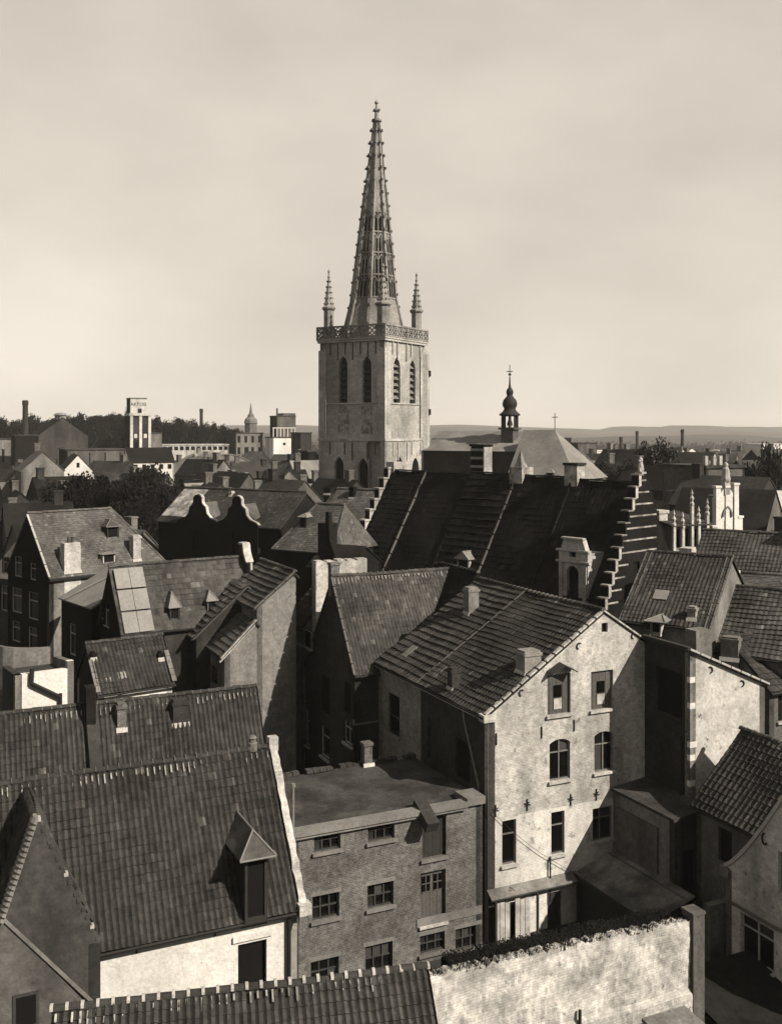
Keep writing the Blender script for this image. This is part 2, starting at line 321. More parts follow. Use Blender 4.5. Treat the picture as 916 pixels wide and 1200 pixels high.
# ---- tiles
FS = np.array([0, .2, .5, .8, 1.0]); HS = np.array([0, .3, 1.0, .42, 0])
TILE_CACHE = {}
def tile_plane(T, par, A, B, C, D, ma, w_=.25, l_=.34, amp=.05, step=.035, indiv=0, sag=.034, gap_seed=0, name='roof_tiles', var=.35):
    A, B, C, D = (Vector(p) for p in (A, B, C, D)); e = (B-A).normalized(); s = (D-A)-(D-A).dot(e)*e; H = s.length; s.normalize(); n = e.cross(s)
    aB = (B-A).dot(e); aC = (C-A).dot(e); aD = (D-A).dot(e)
    rows = max(1, round(H/l_)); lr = H/rows
    e_, s_, n_, A_ = (np.array(q) for q in (e, s, n, A))
    V = []; F = []; TI = []; vi = 0; cand = []
    for j in range(rows):
        b0, b1 = j*lr, (j+1)*lr; f0, f1 = b0/H, b1/H
        lo0, hi0, lo1, hi1 = aD*f0, aB+(aC-aB)*f0, aD*f1, aB+(aC-aB)*f1
        i0 = math.floor(min(lo0, lo1)/w_); i1 = math.ceil(max(hi0, hi1)/w_)
        for i in range(i0, i1):
            a0, a1 = i*w_, (i+1)*w_
            if a1 <= min(lo0, lo1)+.02 or a0 >= max(hi0, hi1)-.02: continue
            cand.append((i, j, a0 >= max(lo0, lo1)-.001 and a1 <= min(hi0, hi1)+.001, lo0, hi0, lo1, hi1))
    def surf(a, b): return sag*(math.sin(a*.9+b*1.3)+.6*math.sin(a*2.1-b*.7+1.7))
    chosen = set()
    if indiv:
        full = [k for k in cand if k[2]]
        def size(k):
            p = A+e*((k[0]+.5)*w_)+s*((k[1]+.5)*lr); X, Y = T.w(p.x, p.y); px = X/Y*FX+CX; py = HY+(CH-p.z)/Y*FX
            vis = 2 < px < 914 and py < 1196
            return (0 if vis else 1e6)+Y
        full.sort(key=size); chosen = {(k[0], k[1]) for k in full[:indiv]}
        var_me = []
        for q in range(6):
            mm = M(); nf = len(FS)
            for bb, hh in ((0, -.012), (0, step), (lr+.02, 0)):
                for f, h in zip(FS, HS): mm.v.append((f*w_, bb, hh+h*amp))
            for r in (0, 1):
                for k in range(nf-1): mm.f.append((r*nf+k, r*nf+k+1, (r+1)*nf+k+1, (r+1)*nf+k))
            me = bpy.data.meshes.new('tile'); me.from_pydata(mm.v, [], mm.f); me.materials.append(MATS[ma])
            at = me.attributes.new('tint', 'FLOAT', 'FACE'); tv = (.86, .94, .99, 1.03, 1.08, 1.3)[q]
            at.data.foreach_set('value', np.full(len(mm.f), tv, np.float32)); var_me.append(me)
        rot = Matrix((e, s, n)).transposed()
    nf = len(FS)
    for (i, j, full, lo0, hi0, lo1, hi1) in cand:
        a = i*w_; b = j*lr+random.uniform(-.012, .012); h0 = surf(a, b)+random.uniform(0, .008)
        tn = random.choice((.8, .92, 1, 1, 1, 1.06, 1.15))*(1+var*random.uniform(-.4, .4))
        if random.random() < .025: tn *= 1.9
        if (i, j) in chosen:
            o = link('tile', var_me[random.choice((0,1,1,2,2,2,2,3,3,3,3,4,4,4,5))], par)
            mw = rot.to_4x4(); mw.translation = A+e*a+s*b+n*h0
            o.matrix_local = mw @ Matrix.Rotation(random.uniform(-.02, .02), 4, 'Z'); continue
        av = a+FS*w_
        for bb, hh, lo, hi in ((b, -.012, lo0, hi0), (b, step, lo0, hi0), ((j+1)*lr+.02, 0, lo1, hi1)):
            ac = np.clip(av, lo, hi)
            V.append(A_+np.outer(ac, e_)+bb*s_+np.outer(h0+hh+HS*amp, n_))
        for r in (0, 1):
            for k in range(nf-1):
                q = vi+r*nf+k; F.append((q, q+1, q+1+nf, q+nf)); TI.append(tn)
        vi += 3*nf
    if V:
        m = M(); m.v = np.concatenate(V).tolist(); m.f = F
        o = build(name, m, ma, par, uv=False, tint=TI); kind(o, 'stuff'); return o
def ridge_line(T, par, p, q, ma='tile', indiv=True, l_=.42, r=.13, mortar=True):
    p = Vector(p); q = Vector(q); d = (q-p); Ln = d.length; d.normalize(); k = max(1, round(Ln/l_)); lr = Ln/k
    side = d.cross(Vector((0,0,1))).normalized(); up = side.cross(d).normalized(); rot = Matrix((side, d, up)).transposed()
    mm = M(); nn = 6
    for yy, rr in ((0, r*1.08), (lr*.97, r)):
        for a in range(nn+1): t = math.pi*a/nn; mm.v.append((rr*math.cos(t), yy, rr*math.sin(t)-.03))
        mm.v.append((0, yy, -.06))
    for a in range(nn): mm.f.append((a, a+1, nn+2+a+1, nn+2+a))
    mm.f.append(tuple(range(nn+1))); mm.f.append(tuple(range(2*nn+2, nn+1, -1)))
    mo = M()
    def place(mm_, y, dz=0): 
        mw = rot.to_4x4(); mw.translation = p+d*y+up*dz; return [tuple(mw @ Vector(v)) for v in mm_.v]
    if indiv:
        me = None
        for i in range(k):
            if me is None:
                o = build('ridge_tile', mm, ma, par, uv=False); me = o.data
            else: o = link('ridge_tile', me, par)
            mw = rot.to_4x4(); f_ = i/k; mw.translation = p+d*(i*lr)+up*(random.uniform(-.012, .018)-.05*math.sin(math.pi*f_)+.02*math.sin(9*f_+Ln)); o.matrix_local = mw @ Matrix.Rotation(random.uniform(-.03, .03), 4, 'Z')
    else:
        g = M()
        for i in range(k):
            b = len(g.v); g.v += place(mm, i*lr, random.uniform(-.012, .018)); g.f += [tuple(b+x for x in f) for f in mm.f]
        build('ridge_capping', g, ma, par, uv=False, tint=[random.uniform(.7, 1.4) for _ in g.f])
    if mortar:
        g = M()
        for i in range(k+1):
            b = len(g.v); q_ = M()
            for yy in ((-.045, .045) if isinstance(mortar, str) else (-.02, .02)):
                for a in range(nn+1): t = math.pi*a/nn; q_.v.append(((r*1.12)*math.cos(t), yy, (r*1.12)*math.sin(t)-.03))
            for a in range(nn): q_.f.append((a, a+1, nn+1+a+1, nn+1+a))
            q_.f.append(tuple(range(nn+1))); q_.f.append(tuple(range(2*nn+1, nn, -1)))
            g.v += place(q_, min(Ln, i*lr)); g.f += [tuple(b+x for x in f) for f in q_.f]
        kind(build('mortar_joints', g, mortar if isinstance(mortar, str) else 'mortar_dull', par, uv=False), 'stuff')
PANT = dict(w_=.225, l_=.33, amp=.08, step=.035)
COARSE = dict(w_=.3, l_=.42, amp=.035, step=.085)
FLATT = dict(w_=.22, l_=.2, amp=.0, step=.022, sag=.012)
def house(name, label, O, ang, L_, W_, e0, zr, e1=None, yr=None, hip=(0, 0), wm='brick_dark', rm='tile', tl=PANT, ov=.22, vg=.12, ops={}, indiv=0, ridge=True, ri=False, mortar=True, cat='house', fm='frame_white', walls=('front', 'left', 'right', 'back'), back_tiles=False, gut=True, z0=0, wms={}, group=None, torch=False):
    T = Thing(name, label, cat, O, ang, group)
    yr = W_/2 if yr is None else yr; e1 = e0 if e1 is None else e1
    hl, hr = hip; T.L, T.W, T.e0, T.zr, T.yr = L_, W_, e0, zr, yr
    sf = (zr-e0)/yr; sb = (zr-e1)/(W_-yr); T.sf = sf
    pr = {'front': ((0,0),(L_,0),[(0,e0),(L_,e0)]), 'back': ((L_,W_),(0,W_),[(0,e1),(L_,e1)]),
          'left': ((0,W_),(0,0),[(0,e1),(W_-yr,zr),(W_,e0)] if not hl else [(0,e1),(W_,e0)]),
          'right': ((L_,0),(L_,W_),[(0,e0),(yr,zr),(W_,e1)] if not hr else [(0,e0),(W_,e1)])}
    T.wobj = {}
    for k in walls:
        P, Q, pf = pr[k]; T.wobj[k] = wall(T, P, Q, z0, pf, wms.get(k, wm), ops.get(k, ()), fm=fm)
    vl, vr = (0 if hl else vg), (0 if hr else vg)
    xl, xr = (-ov if hl else -vl), (L_+ov if hr else L_+vr)
    zf, zb = e0-ov*sf, e1-ov*sb; u = .03
    Fp = [(xl,-ov,zf+u),(xr,-ov,zf+u),((L_-hr) if hr else xr,yr,zr+u),(hl if hl else xl,yr,zr+u)]
    Bp = [(xr,W_+ov,zb+u),(xl,W_+ov,zb+u),(hl if hl else xl,yr,zr+u),((L_-hr) if hr else xr,yr,zr+u)]
    d = M(); d.slab(Fp, .1); d.slab(Bp, .1)
    hp = []
    if hl: hp.append([(xl,W_+ov,zb+u),(xl,-ov,zf+u),(hl,yr,zr+u)])
    if hr: hp.append([(xr,-ov,zf+u),(xr,W_+ov,zb+u),(L_-hr,yr,zr+u)])
    for q in hp: d.slab(q, .1)
    T.roof = build('roof', d, rm, T.e); T.Fp = Fp; T.n = Vector((0, -sf, 1)).normalized(); T.p0 = Vector((0, 0, e0+u))
    if tl:
        lift = lambda P_, nv: [Vector(p)+nv*.015 for p in P_]
        F2 = lift(Fp, T.n); tile_plane(T, T.roof, *F2, rm, indiv=indiv, **tl)
        if back_tiles: tile_plane(T, T.roof, *lift(Bp, Vector((0, sb, 1)).normalized()), rm, **tl)
        for q in hp:
            nn_ = (Vector(q[1])-Vector(q[0])).cross(Vector(q[2])-Vector(q[0])).normalized(); g = lift(q, nn_); tile_plane(T, T.roof, g[0], g[1], g[2], g[2], rm, **tl)
    if ridge:
        ridge_line(T, T.roof, Vector(Fp[3])+Vector((0,0,.07)), Vector(Fp[2])+Vector((0,0,.07)), rm, indiv=ri, mortar=mortar)
        for h, a, b in ((hl, 0, 3), (hr, 1, 2)):
            if h: ridge_line(T, T.roof, Vector(Fp[a])+Vector((0,0,.05)), Vector(Fp[b])+Vector((0,0,.05)), rm, indiv=False, mortar=mortar, r=.1)
    if torch:
        g = M(); sv = Vector((0, yr, zr-e0)).normalized(); n_ = int((xr-xl)/.225)
        for i in range(n_):
            if random.random() < .12: continue
            b = Vector((xl+(i+.5)*.225+random.uniform(-.03,.03), yr-.1, zr+.03-.1*sf))+T.n*.1; g.bar(b, b-sv*random.uniform(.12,.4), random.uniform(.03,.06), .04, T.n)
        kind(build('ridge_torching', g, 'stone_mid', T.roof, uv=False), 'stuff')
    if gut:
        g = M(); g.tube((xl,-ov-.06,zf-.02),(xr,-ov-.06,zf-.02),.065,n=6); build('gutter', g, 'iron', T.e)
    return T
def chimney(T, px0, px1, pyb, pyt, ma='brick_dark', dd=.6, pots=0, cap=True, plane=None, name='chimney', k=.85, cm_='stone_grey', flare=True):
    p, dep = T.on_plane(*(plane or (T.p0, T.n)), (px0+px1)/2, pyb)
    wd = (px1-px0)/FX*dep*k/2; zt = Z(pyt, dep); m = M(); x, y = p.x, p.y+dd/2; d2 = dd/2
    if abs(T.ang-NA) < .01: y = p.y+wd; x = min(p.x-dd/2, T.L-.35-dd/2); wd, d2 = dd/2, wd
    m.box(x-wd, x+wd, y-d2, y+d2, p.z-1.6, zt-.2)
    if flare: m.box(x-wd-.05, x+wd+.05, y-d2-.05, y+d2+.05, zt-.2, zt-.05)
    m.box(x-wd+.03, x+wd-.03, y-d2+.03, y+d2-.03, zt-.05 if flare else zt-.2, zt+.05)
    o = build(name, m, ma, T.e)
    m = M(); f = M(); f.slab([(x-wd-.06, y-d2-.1, p.z+.0), (x+wd+.06, y-d2-.1, p.z+.0), (x+wd+.06, y-d2-.004, p.z+.22), (x-wd-.06, y-d2-.004, p.z+.22)], .05); build('flashing', f, 'mortar', o)
    for i in range(pots):
        q = M(); q.lathe(x+(i-(pots-1)/2)*.3, y, [(.12, zt+.05), (.1, zt+.4), (.12, zt+.42), (.11, zt+.46)], 8); build('chimney_pot', q, 'tile_light', o)
    return o
def dormer(T, px0, px1, pyb, pyt, zrise=.7, wm='wood_dark', rm='lead', hipf=.5, ov=.15, win='void', yoff=0.0):
    p, dep = T.on_plane(T.p0, T.n, (px0+px1)/2, pyb); hw = (px1-px0)/FX*dep*.9/2; zt = Z(pyt, dep); x = p.x; y0 = p.y+yoff; z0_ = p.z
    yb = lambda z: (z-T.p0.z)/T.sf+.05
    m = M(); zf = z0_-.15
    m.quad((x-hw,y0,zf),(x-hw,y0,zt),(x-hw,yb(zt),zt),(x-hw,yb(zf),zf)); m.quad((x+hw,y0,zf),(x+hw,yb(zf),zf),(x+hw,yb(zt),zt),(x+hw,y0,zt))
    b = min(.1, hw*.3); m.box(x-hw, x-hw+b, y0, y0+.1, zf, zt); m.box(x+hw-b, x+hw, y0, y0+.1, zf, zt); m.box(x-hw+b, x+hw-b, y0, y0+.1, zt-b, zt); m.box(x-hw+b, x+hw-b, y0, y0+.1, zf, z0_+.05)
    o = build('dormer', m, wm, T.e)
    g = M(); g.box(x-hw+b, x+hw-b, y0+.06, y0+.075, z0_+.05, zt-b); build('pane', g, 'void', o)
    g = M(); zr = zt+zrise; ye = y0-ov; yr_ = y0+hipf; xa, xb = x-hw-ov, x+hw+ov
    for q in ([(xa,ye,zt),(xb,ye,zt),(x,yr_,zr)], [(xa,yb(zt)+.2,zt),(xa,ye,zt),(x,yr_,zr),(x,yb(zr)+.2,zr)], [(xb,ye,zt),(xb,yb(zt)+.2,zt),(x,yb(zr)+.2,zr),(x,yr_,zr)]): g.slab(q, .05)
    r_ = build('dormer_roof', g, rm, o)
    g = M(); g.tube((x,yr_,zr+.02),(x,yb(zr)+.1,zr+.02),.04); g.tube((x,yr_,zr+.02),(xa,ye,zt+.02),.035); g.tube((x,yr_,zr+.02),(xb,ye,zt+.02),.035); g.tube((xa,ye,zt),(xb,ye,zt),.035); build('lead_roll', g, 'zinc_sheet', o)
    return o
def part_box(T, name, ma, *b, parent=None): return build(name, M().box(*b), ma, parent or T.e)
def coping(T, P, Q, th=.4, ma='stone_plain', name='coping', h=.1, out=.06, pieces=1, parent=None):   # sloping slab along a wall top P-Q (3-D local)
    P = Vector(P); Q = Vector(Q)
    for i in range(pieces):
        a = P.lerp(Q, i/pieces); b = P.lerp(Q, (i+1)/pieces-.012*(pieces > 1)); build(name, M().bar(a, b, th, h), ma, parent or T.e)

UA = math.atan2(.426, .905)            # street direction of the near houses
NA = UA-math.pi/2                      # the same, seen along the ridge towards us
AA = -R(31.3)                          # church axis
u2 = Vector((.905, .426)); v2 = Vector((-.426, .905)); n2 = -v2

# ------------------------------------------------------------------ the setting
def ground():
    m = M(); xs = [-9000,-3000,-1000,-300,-100,-40,0,40,100,300,1000,3000,9000]; ys = [-200,-40,0,40,80,150,300,600,1200,2500,5000,12000]
    for y in ys:
        for x in xs: m.v.append((x, y, 0))
    k = len(xs)
    for j in range(len(ys)-1):
        for i in range(k-1): m.f.append((j*k+i, j*k+i+1, (j+1)*k+i+1, (j+1)*k+i))
    kind(build('ground', m, 'earth', uv=False), 'structure')
ground()
def at2(px, d): return Vector(XY(px, d))

# ------------------------------------------------------------------ tall gabled house with the pale rear front
Ac = Vector((4.56, 48.0))
def A_():
    O = Ac+v2*12.4
    sl = {'sill': 1}
    T = house('gabled_house', 'tall pale plastered house with broad gable and seven windows beside the garden yard', O, NA, 12.4, 12.0, 10.7, 15.0, e1=11.5, yr=6.61, wm='plaster_a', rm='tile_dark', tl=None, walls=('back',), ridge=False, vg=.02)
    Lx = 12.4
    wall(T, (Lx,0), (Lx,12.0), 5.75, [(0,10.7),(6.61,15.0),(12.0,11.5)], 'plaster_a', [
        ('door', 641,790,668,837, {'sill': 1, 'hatch': 1, 'dm': 'wood_grey'}), ('door', 692,786,718,831, {'sill': 1, 'hatch': 1, 'dm': 'wood_grey'}),
        ('win', 643.5,866,667.5,914, {'sill': 1, 'arch': 'seg'}), ('win', 696,857,718,904, {'sill': 1, 'arch': 'seg'}),
        ('void', 704.5,730,711.5,741)], name='gable_wall', fm='frame_grey')
    wall(T, (Lx-.01,0), (Lx-.01,12.0), 0, [(0,5.75),(12.0,5.75)], 'whitewash', [
        ('win', 588,961,604.5,1013, {'sill': 1, 'cols': ()}), ('win', 645.5,951,661,1001, {'sill': 1, 'cols': ()}), ('win', 694,946,717,984, {'sill': 1, 'cols': (.4,)}),
        ('door', 641,1045,658,1105, {'dm': 'wood_dark'}), ('void', 598,1056,612,1105)], name='lower_wall', fm='frame_grey')
    # left flank: dark brick towards us, pale brick behind
    xs = 12.4-7.0
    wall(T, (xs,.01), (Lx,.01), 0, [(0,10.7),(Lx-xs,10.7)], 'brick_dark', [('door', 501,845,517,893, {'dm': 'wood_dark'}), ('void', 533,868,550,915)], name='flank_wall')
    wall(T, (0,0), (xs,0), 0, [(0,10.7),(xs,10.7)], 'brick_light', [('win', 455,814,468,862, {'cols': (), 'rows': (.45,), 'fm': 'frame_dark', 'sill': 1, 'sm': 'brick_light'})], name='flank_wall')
    # roof slope in two kinds of tile, a mortared seam between
    n = T.n*.015; zf = T.Fp[0][2]; y0 = -.22; zr = 15.03
    P = lambda x, top: Vector((x, 6.61 if top else y0, zr if top else zf))+n
    tile_plane(T, T.roof, P(0,0), P(xs,0), P(xs,1), P(0,1), 'tile_light', **dict(COARSE, w_=.34, l_=.46))
    tile_plane(T, T.roof, P(xs,0), P(Lx+.02,0), P(Lx+.02,1), P(xs,1), 'tile', **dict(w_=.28, l_=.36, amp=.035, step=.05))
    coping(T, P(xs,0)+T.n*.09, P(xs,1)+T.n*.09, .09, 'mortar_dull', 'verge_seam', .05, pieces=9)
    ridge_line(T, T.roof, (0,6.61,15.12), (Lx,6.61,15.12), 'tile', indiv=True)
    coping(T, (Lx-.05,-.15,10.72), (Lx-.05,6.61,15.09), .22, 'plaster_a', 'gable_coping', .08, pieces=14)
    coping(T, (Lx-.05,6.61,15.09), (Lx-.05,9.2,13.42), .22, 'plaster_a', 'gable_coping', .08, pieces=6)
    build('fascia', M().bar((0,-.25,10.5), (Lx,-.25,10.5), .1, .12), 'stone_plain', T.e)
    part_box(T, 'kneeler', 'stone_plain', Lx-.4, Lx+.12, -.3, .35, 10.35, 10.7)
    chimney(T, 541,557,722,690, 'brick_light', .6); chimney(T, 611,634,796,768, 'brick_light', .8, k=1.0)
    chimney(T, 523,536,811,785, 'brick_dark', .5, cap=False)
    for q in ((480,764,.7,.5), (514,788,.7,.6)):          # skylight covers lying on the slope
        p, d = T.on_plane(T.p0, T.n, q[0], q[1]); s = Vector((0,1,T.sf)).normalized()*.45; e = Vector((.3,0,0)); c0 = p+T.n*.1
        build('roof_hatch', M().slab([c0-e-s, c0+e-s, c0+e+s, c0-e+s], .14, T.n), 'lead', T.e)
    s, z = T.on_wall((Lx,0),(Lx,12), 655, 786); g = M(); g.slab([(Lx,s-.75,z+.05),(Lx+.5,s-.75,z+.0),(Lx+.5,s,z+.38),(Lx,s,z+.43)], .06); g.slab([(Lx+.5,s+.75,z+.0),(Lx,s+.75,z+.05),(Lx,s,z+.43),(Lx+.5,s,z+.38)], .06); build('shutter_hood', g, 'wood_dark', T.e)
    # iron wall anchors, drain pipes, canopy and boarding of the ground floor
    for px, py in ((581,866),(634,858),(672,850),(617,943),(668,937),(698,931),(580,950)):
        s, z = T.on_wall((Lx,0),(Lx,12), px, py); g = M().box(Lx+.003, Lx+.06, s-.022, s+.022, z-.28, z+.28)
        if py > 900:
            g.bar((Lx+.03,s-.16,z+.08),(Lx+.03,s+.18,z-.02),.035,.035); g.bar((Lx+.03,s-.14,z-.06),(Lx+.03,s+.12,z+.12),.035,.035)
        build('wall_anchor', g, 'iron', T.e)
    for px, py in ((611,812),(678,757),(742,745)):
        s, z = T.on_wall((Lx,0),(Lx,12), px, py); g = M()
        pts = [(s+.15*math.cos(t), z+.15*math.sin(t)) for t in np.linspace(.9, 4.4, 8)]
        for a, b in zip(pts, pts[1:]): g.bar((Lx+.03,a[0],a[1]),(Lx+.03,b[0],b[1]),.05,.05)
        build('wall_anchor', g, 'iron', T.e)
    g = M(); g.slab([(Lx+.5,-.1,2.2),(Lx+.5,4.9,2.2),(Lx+.02,4.9,2.5),(Lx+.02,-.1,2.5)], .12); build('canopy', g, 'plaster_grey', T.e)
    for y in (.1, 2.4, 4.7): build('canopy_post', M().box(Lx+.38,Lx+.48,y,y+.1,0,2.05), 'wood_dark', T.e)
    for i in range(7):
        if i in (3,): continue
        build('plank', M().box(Lx+.3,Lx+.35,.15+i*.28,.15+i*.28+.25,0,1.95-random.random()*.1), 'wood_white', T.e)
    g = M(); g.tube((10.2,-.08,9.9),(11.6,-.08,7.2),.05); g.tube((11.6,-.08,7.2),(11.75,-.08,5),.05); g.tube((10.1,-.08,10.5),(10.2,-.08,9.9),.05); build('drainpipe', g, 'zinc_sheet', T.e)
    a = T.on_wall((Lx,0),(Lx,12), 574, 950); b = T.on_wall((Lx,0),(Lx,12), 668, 1020); g = M(); pr = None
    for i in range(13):
        f = i/12; v = (Lx+.12, a[0]+(b[0]-a[0])*f, a[1]+(b[1]-a[1])*f-.25*math.sin(math.pi*f))
        if pr: g.tube(pr, v, .012, n=4)
        pr = v
    build('cable', g, 'iron', T.e)
    g = M(); s, z = T.on_wall((Lx,0),(Lx,12), 643, 1008); g.tube((Lx+.1,s,z-2),(Lx+.1,s,z+.1),.04); build('vent_pipe', g, 'iron', T.e)
A_()
def wing():
    O = Ac+u2*9.15+n2*3.33
    T = Thing('house_wing', 'lean-to roofed wing with sunlit plaster front jutting out of the pale gabled house', 'house', O, UA)
    wall(T, (0,0), (4.75,0), 0, [(0,13.45),(4.75,11.4)], 'plaster_b', [], th=.35)
    wall(T, (0,3.33), (0,0), 0, [(0,13.45),(3.33,13.45)], 'brick_dark', [('void', 769,785,799,838, {'sill': 1, 'sm': 'brick_dark'})])
    wall(T, (4.75,0), (4.75,6), 0, [(0,11.4),(6,11.4)], 'plaster_grey')
    build('roof', M().slab([(-.1,-.12,13.6),(4.95,-.12,11.42),(4.95,5,11.42),(-.1,5,13.6)], .14), 'tile', T.e)
    coping(T, (-.12,-.05,13.62), (4.95,-.05,11.43), .3, 'mortar', 'verge_board', .1, pieces=8)
    coping(T, (-.1,-.1,13.62), (-.1,3.33,13.62), .26, 'brick_dark', 'parapet_cap', .16, pieces=5)
    p = T.on_wall((0,0),(4.75,0), 843, 768)
    part_box(T, 'chimney', 'plaster_grey', p[0]-.05, p[0]+.9, 1.6, 2.4, 11, p[1]+.9)
    for px, py in ((831,785),(868,801)):
        s, z = T.on_wall((0,0),(4.75,0), px, py); g = M(); pts = [(s+.15*math.cos(t), z+.15*math.sin(t)) for t in np.linspace(-1.4, 2.0, 8)]
        for a, b in zip(pts, pts[1:]): g.bar((a[0],-.03,a[1]),(b[0],-.03,b[1]),.05,.05)
        build('wall_anchor', g, 'iron', T.e)
    for k in (0,2,3,6,8): build('quoin', M().box(-.012, .30+.12*(k % 2), -.015, .2, 7+k*.62, 7.28+k*.62), 'chalk', T.e)
    g = M(); g.tube((-.1,.5,9.3),(-.1,.5,5.5),.05); build('drainpipe', g, 'iron', T.e)
    # low annex at its foot
    T = Thing('annex', 'low dark annex with blotchy rendered side wall under the brick side of the wing', 'annex', Ac+u2*7.2+n2*4.5, UA)
    wall(T, (0,4.5), (0,0), 0, [(0,6.2),(4.5,6.2)], 'plaster_grey'); wall(T, (0,0), (1.9,0), 0, [(0,6.2),(1.9,6.2)], 'brick_dark', [('void', .5,1.3,1.2,4.6,{'m':1})])
    wall(T, (1.9,0), (1.9,1.1), 0, [(0,6.2),(1.1,6.2)], 'brick_dark')
    build('roof', M().slab([(-.2,-.2,6.25),(2.0,-.2,6.5),(2.0,4.45,6.5),(-.2,4.45,6.25)], .14), 'roof_felt', T.e)
    g = M().box(-.12,-.03,1.1,4.1,2.2,5.4); build('render_panel', g, 'plaster_mid', T.e)
    # shed with corrugated roof in the yard
    T = Thing('shed', 'small yard shed with corrugated sheet roof leaning against the pale gabled house', 'shed', Ac+u2*5.0+n2*5.6, UA)
    for x0, P, Q, h in ((0,(0,5.5),(0,0),2.4),(0,(0,0),(2.1,0),2.4)): wall(T, P, Q, 0, [(0,2.4),(5.5 if x0 == 0 and P[1] else 2.1, 2.4 if P[1] else 3.1)], 'wood_dark')
    wall(T, (2.1,0), (2.1,5.5), 0, [(0,3.1),(5.5,3.1)], 'wood_dark')
    g = M(); k = 44
    for i in range(k):
        y0, y1 = -.25+i*.13, -.25+(i+1)*.13
        g.quad((-.25,y0,2.42),(-.25,y0+.065,2.52),(2.2,y0+.065,3.25),(2.2,y0,3.15)); g.quad((-.25,y0+.065,2.52),(-.25,y1,2.42),(2.2,y1,3.15),(2.2,y0+.065,3.25))
    build('roof', g, 'corrugated', T.e, uv=False)
    build('edge_board', M().bar((-.27,-.3,2.36),(-.27,5.5,2.36),.06,.2), 'wood_dark', T.e)
wing()

# ------------------------------------------------------------------ flat-roofed brick warehouse
def D_():
    T = Thing('brick_warehouse', 'flat roofed grey brick building with small barred windows and loading doors', 'building', (-4.24, 43.5), UA)
    Lx, W, h = 9.37, 7.0, 6.8
    bars = {'sill': 1, 'cols': (.33, .66), 'rows': (.5,), 'fm': 'frame_dark', 'sm': 'stone_grey'}; b2 = dict(bars, lintel=1)
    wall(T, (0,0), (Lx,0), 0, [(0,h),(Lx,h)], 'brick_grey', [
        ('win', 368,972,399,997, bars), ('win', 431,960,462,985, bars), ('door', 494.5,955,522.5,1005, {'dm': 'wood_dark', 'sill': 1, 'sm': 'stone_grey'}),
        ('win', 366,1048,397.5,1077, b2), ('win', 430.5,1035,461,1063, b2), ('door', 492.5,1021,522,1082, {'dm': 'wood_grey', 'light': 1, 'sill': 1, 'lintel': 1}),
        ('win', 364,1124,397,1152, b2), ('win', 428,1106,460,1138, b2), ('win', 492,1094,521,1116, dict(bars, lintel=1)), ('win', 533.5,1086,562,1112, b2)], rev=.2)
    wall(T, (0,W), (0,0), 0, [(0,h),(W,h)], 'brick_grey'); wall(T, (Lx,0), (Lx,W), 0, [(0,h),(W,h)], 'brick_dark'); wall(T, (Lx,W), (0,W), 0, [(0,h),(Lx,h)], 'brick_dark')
    g = M(); nx, ny = 18, 12
    for j in range(ny+1):
        for i in range(nx+1): g.v.append((Lx*i/nx, .3+(W-.3)*j/ny, h+.08+.05*math.sin(i*.7+j*.5)+random.uniform(-.015,.015)))
    for j in range(ny):
        for i in range(nx): g.f.append((j*(nx+1)+i, j*(nx+1)+i+1, (j+1)*(nx+1)+i+1, (j+1)*(nx+1)+i))
    build('roof', g, 'roof_felt', T.e)
    s1 = T.on_wall((0,0),(Lx,0), 545, 940)[0]
    g = M().box(-.1, s1, -.28, .32, h-.02, h+.2); build('cornice', g, 'stone_grey', T.e)
    g = M().box(-.1, s1-.003, -.2, -.002, h-.16, h-.022); build('cornice_moulding', g, 'stone_grey', T.e)
    build('parapet_block', M().box(s1+.003, Lx+.05, -.2, 1.0, h-.02, h+.32), 'stone_grey', T.e)
    g = M(); s0 = T.on_wall((0,0),(Lx,0), 489, 945)[0]; g.slab([(s0,-1.0,h-.15),(s0+.6,-1.0,h-.15),(s0+.6,.35,h+.5),(s0,.35,h+.5)],.5); build('hoist_hood', g, 'wood_dark', T.e)
    k = 26
    for i in range(k):
        if i % 5 == 3: continue
        build('edge_tile', M().box(Lx*i/k+.02, Lx*(i+1)/k-.02, W-.22, W+.12, h+.1, h+.22+random.uniform(0,.05)), 'tile_light', T.e)
    s, z = T.on_wall((0,W),(Lx,W), 427, 893); g = M().box(s-.22, s+.22, W-.5, W-.06, h, h+1.15); g.box(s-.27, s+.27, W-.55, W-.01, h+1.15, h+1.3); ch = build('chimney', g, 'brick_grey', T.e)
    build('flashing', M().box(s-.3, s+.3, W-.62, W-.5, h+.1, h+.28), 'chalk', ch)
    s = T.on_wall((0,-.06),(Lx,-.06), 343, 950)[0]; g = M(); g.tube((s,-.12,3.0),(s,-.12,h+2.1),.05); g.tube((s,-.12,h+2.1),(s,-.12,h+2.25),.09); build('vent_pipe', g, 'zinc_sheet', T.e)
    s0, z0 = T.on_wall((0,0),(Lx,0), 488, 1086); build('concrete_band', M().box(s0, Lx-.05, -.05, .02, z0-.05, z0+.32), 'stone_grey', T.e)
D_()

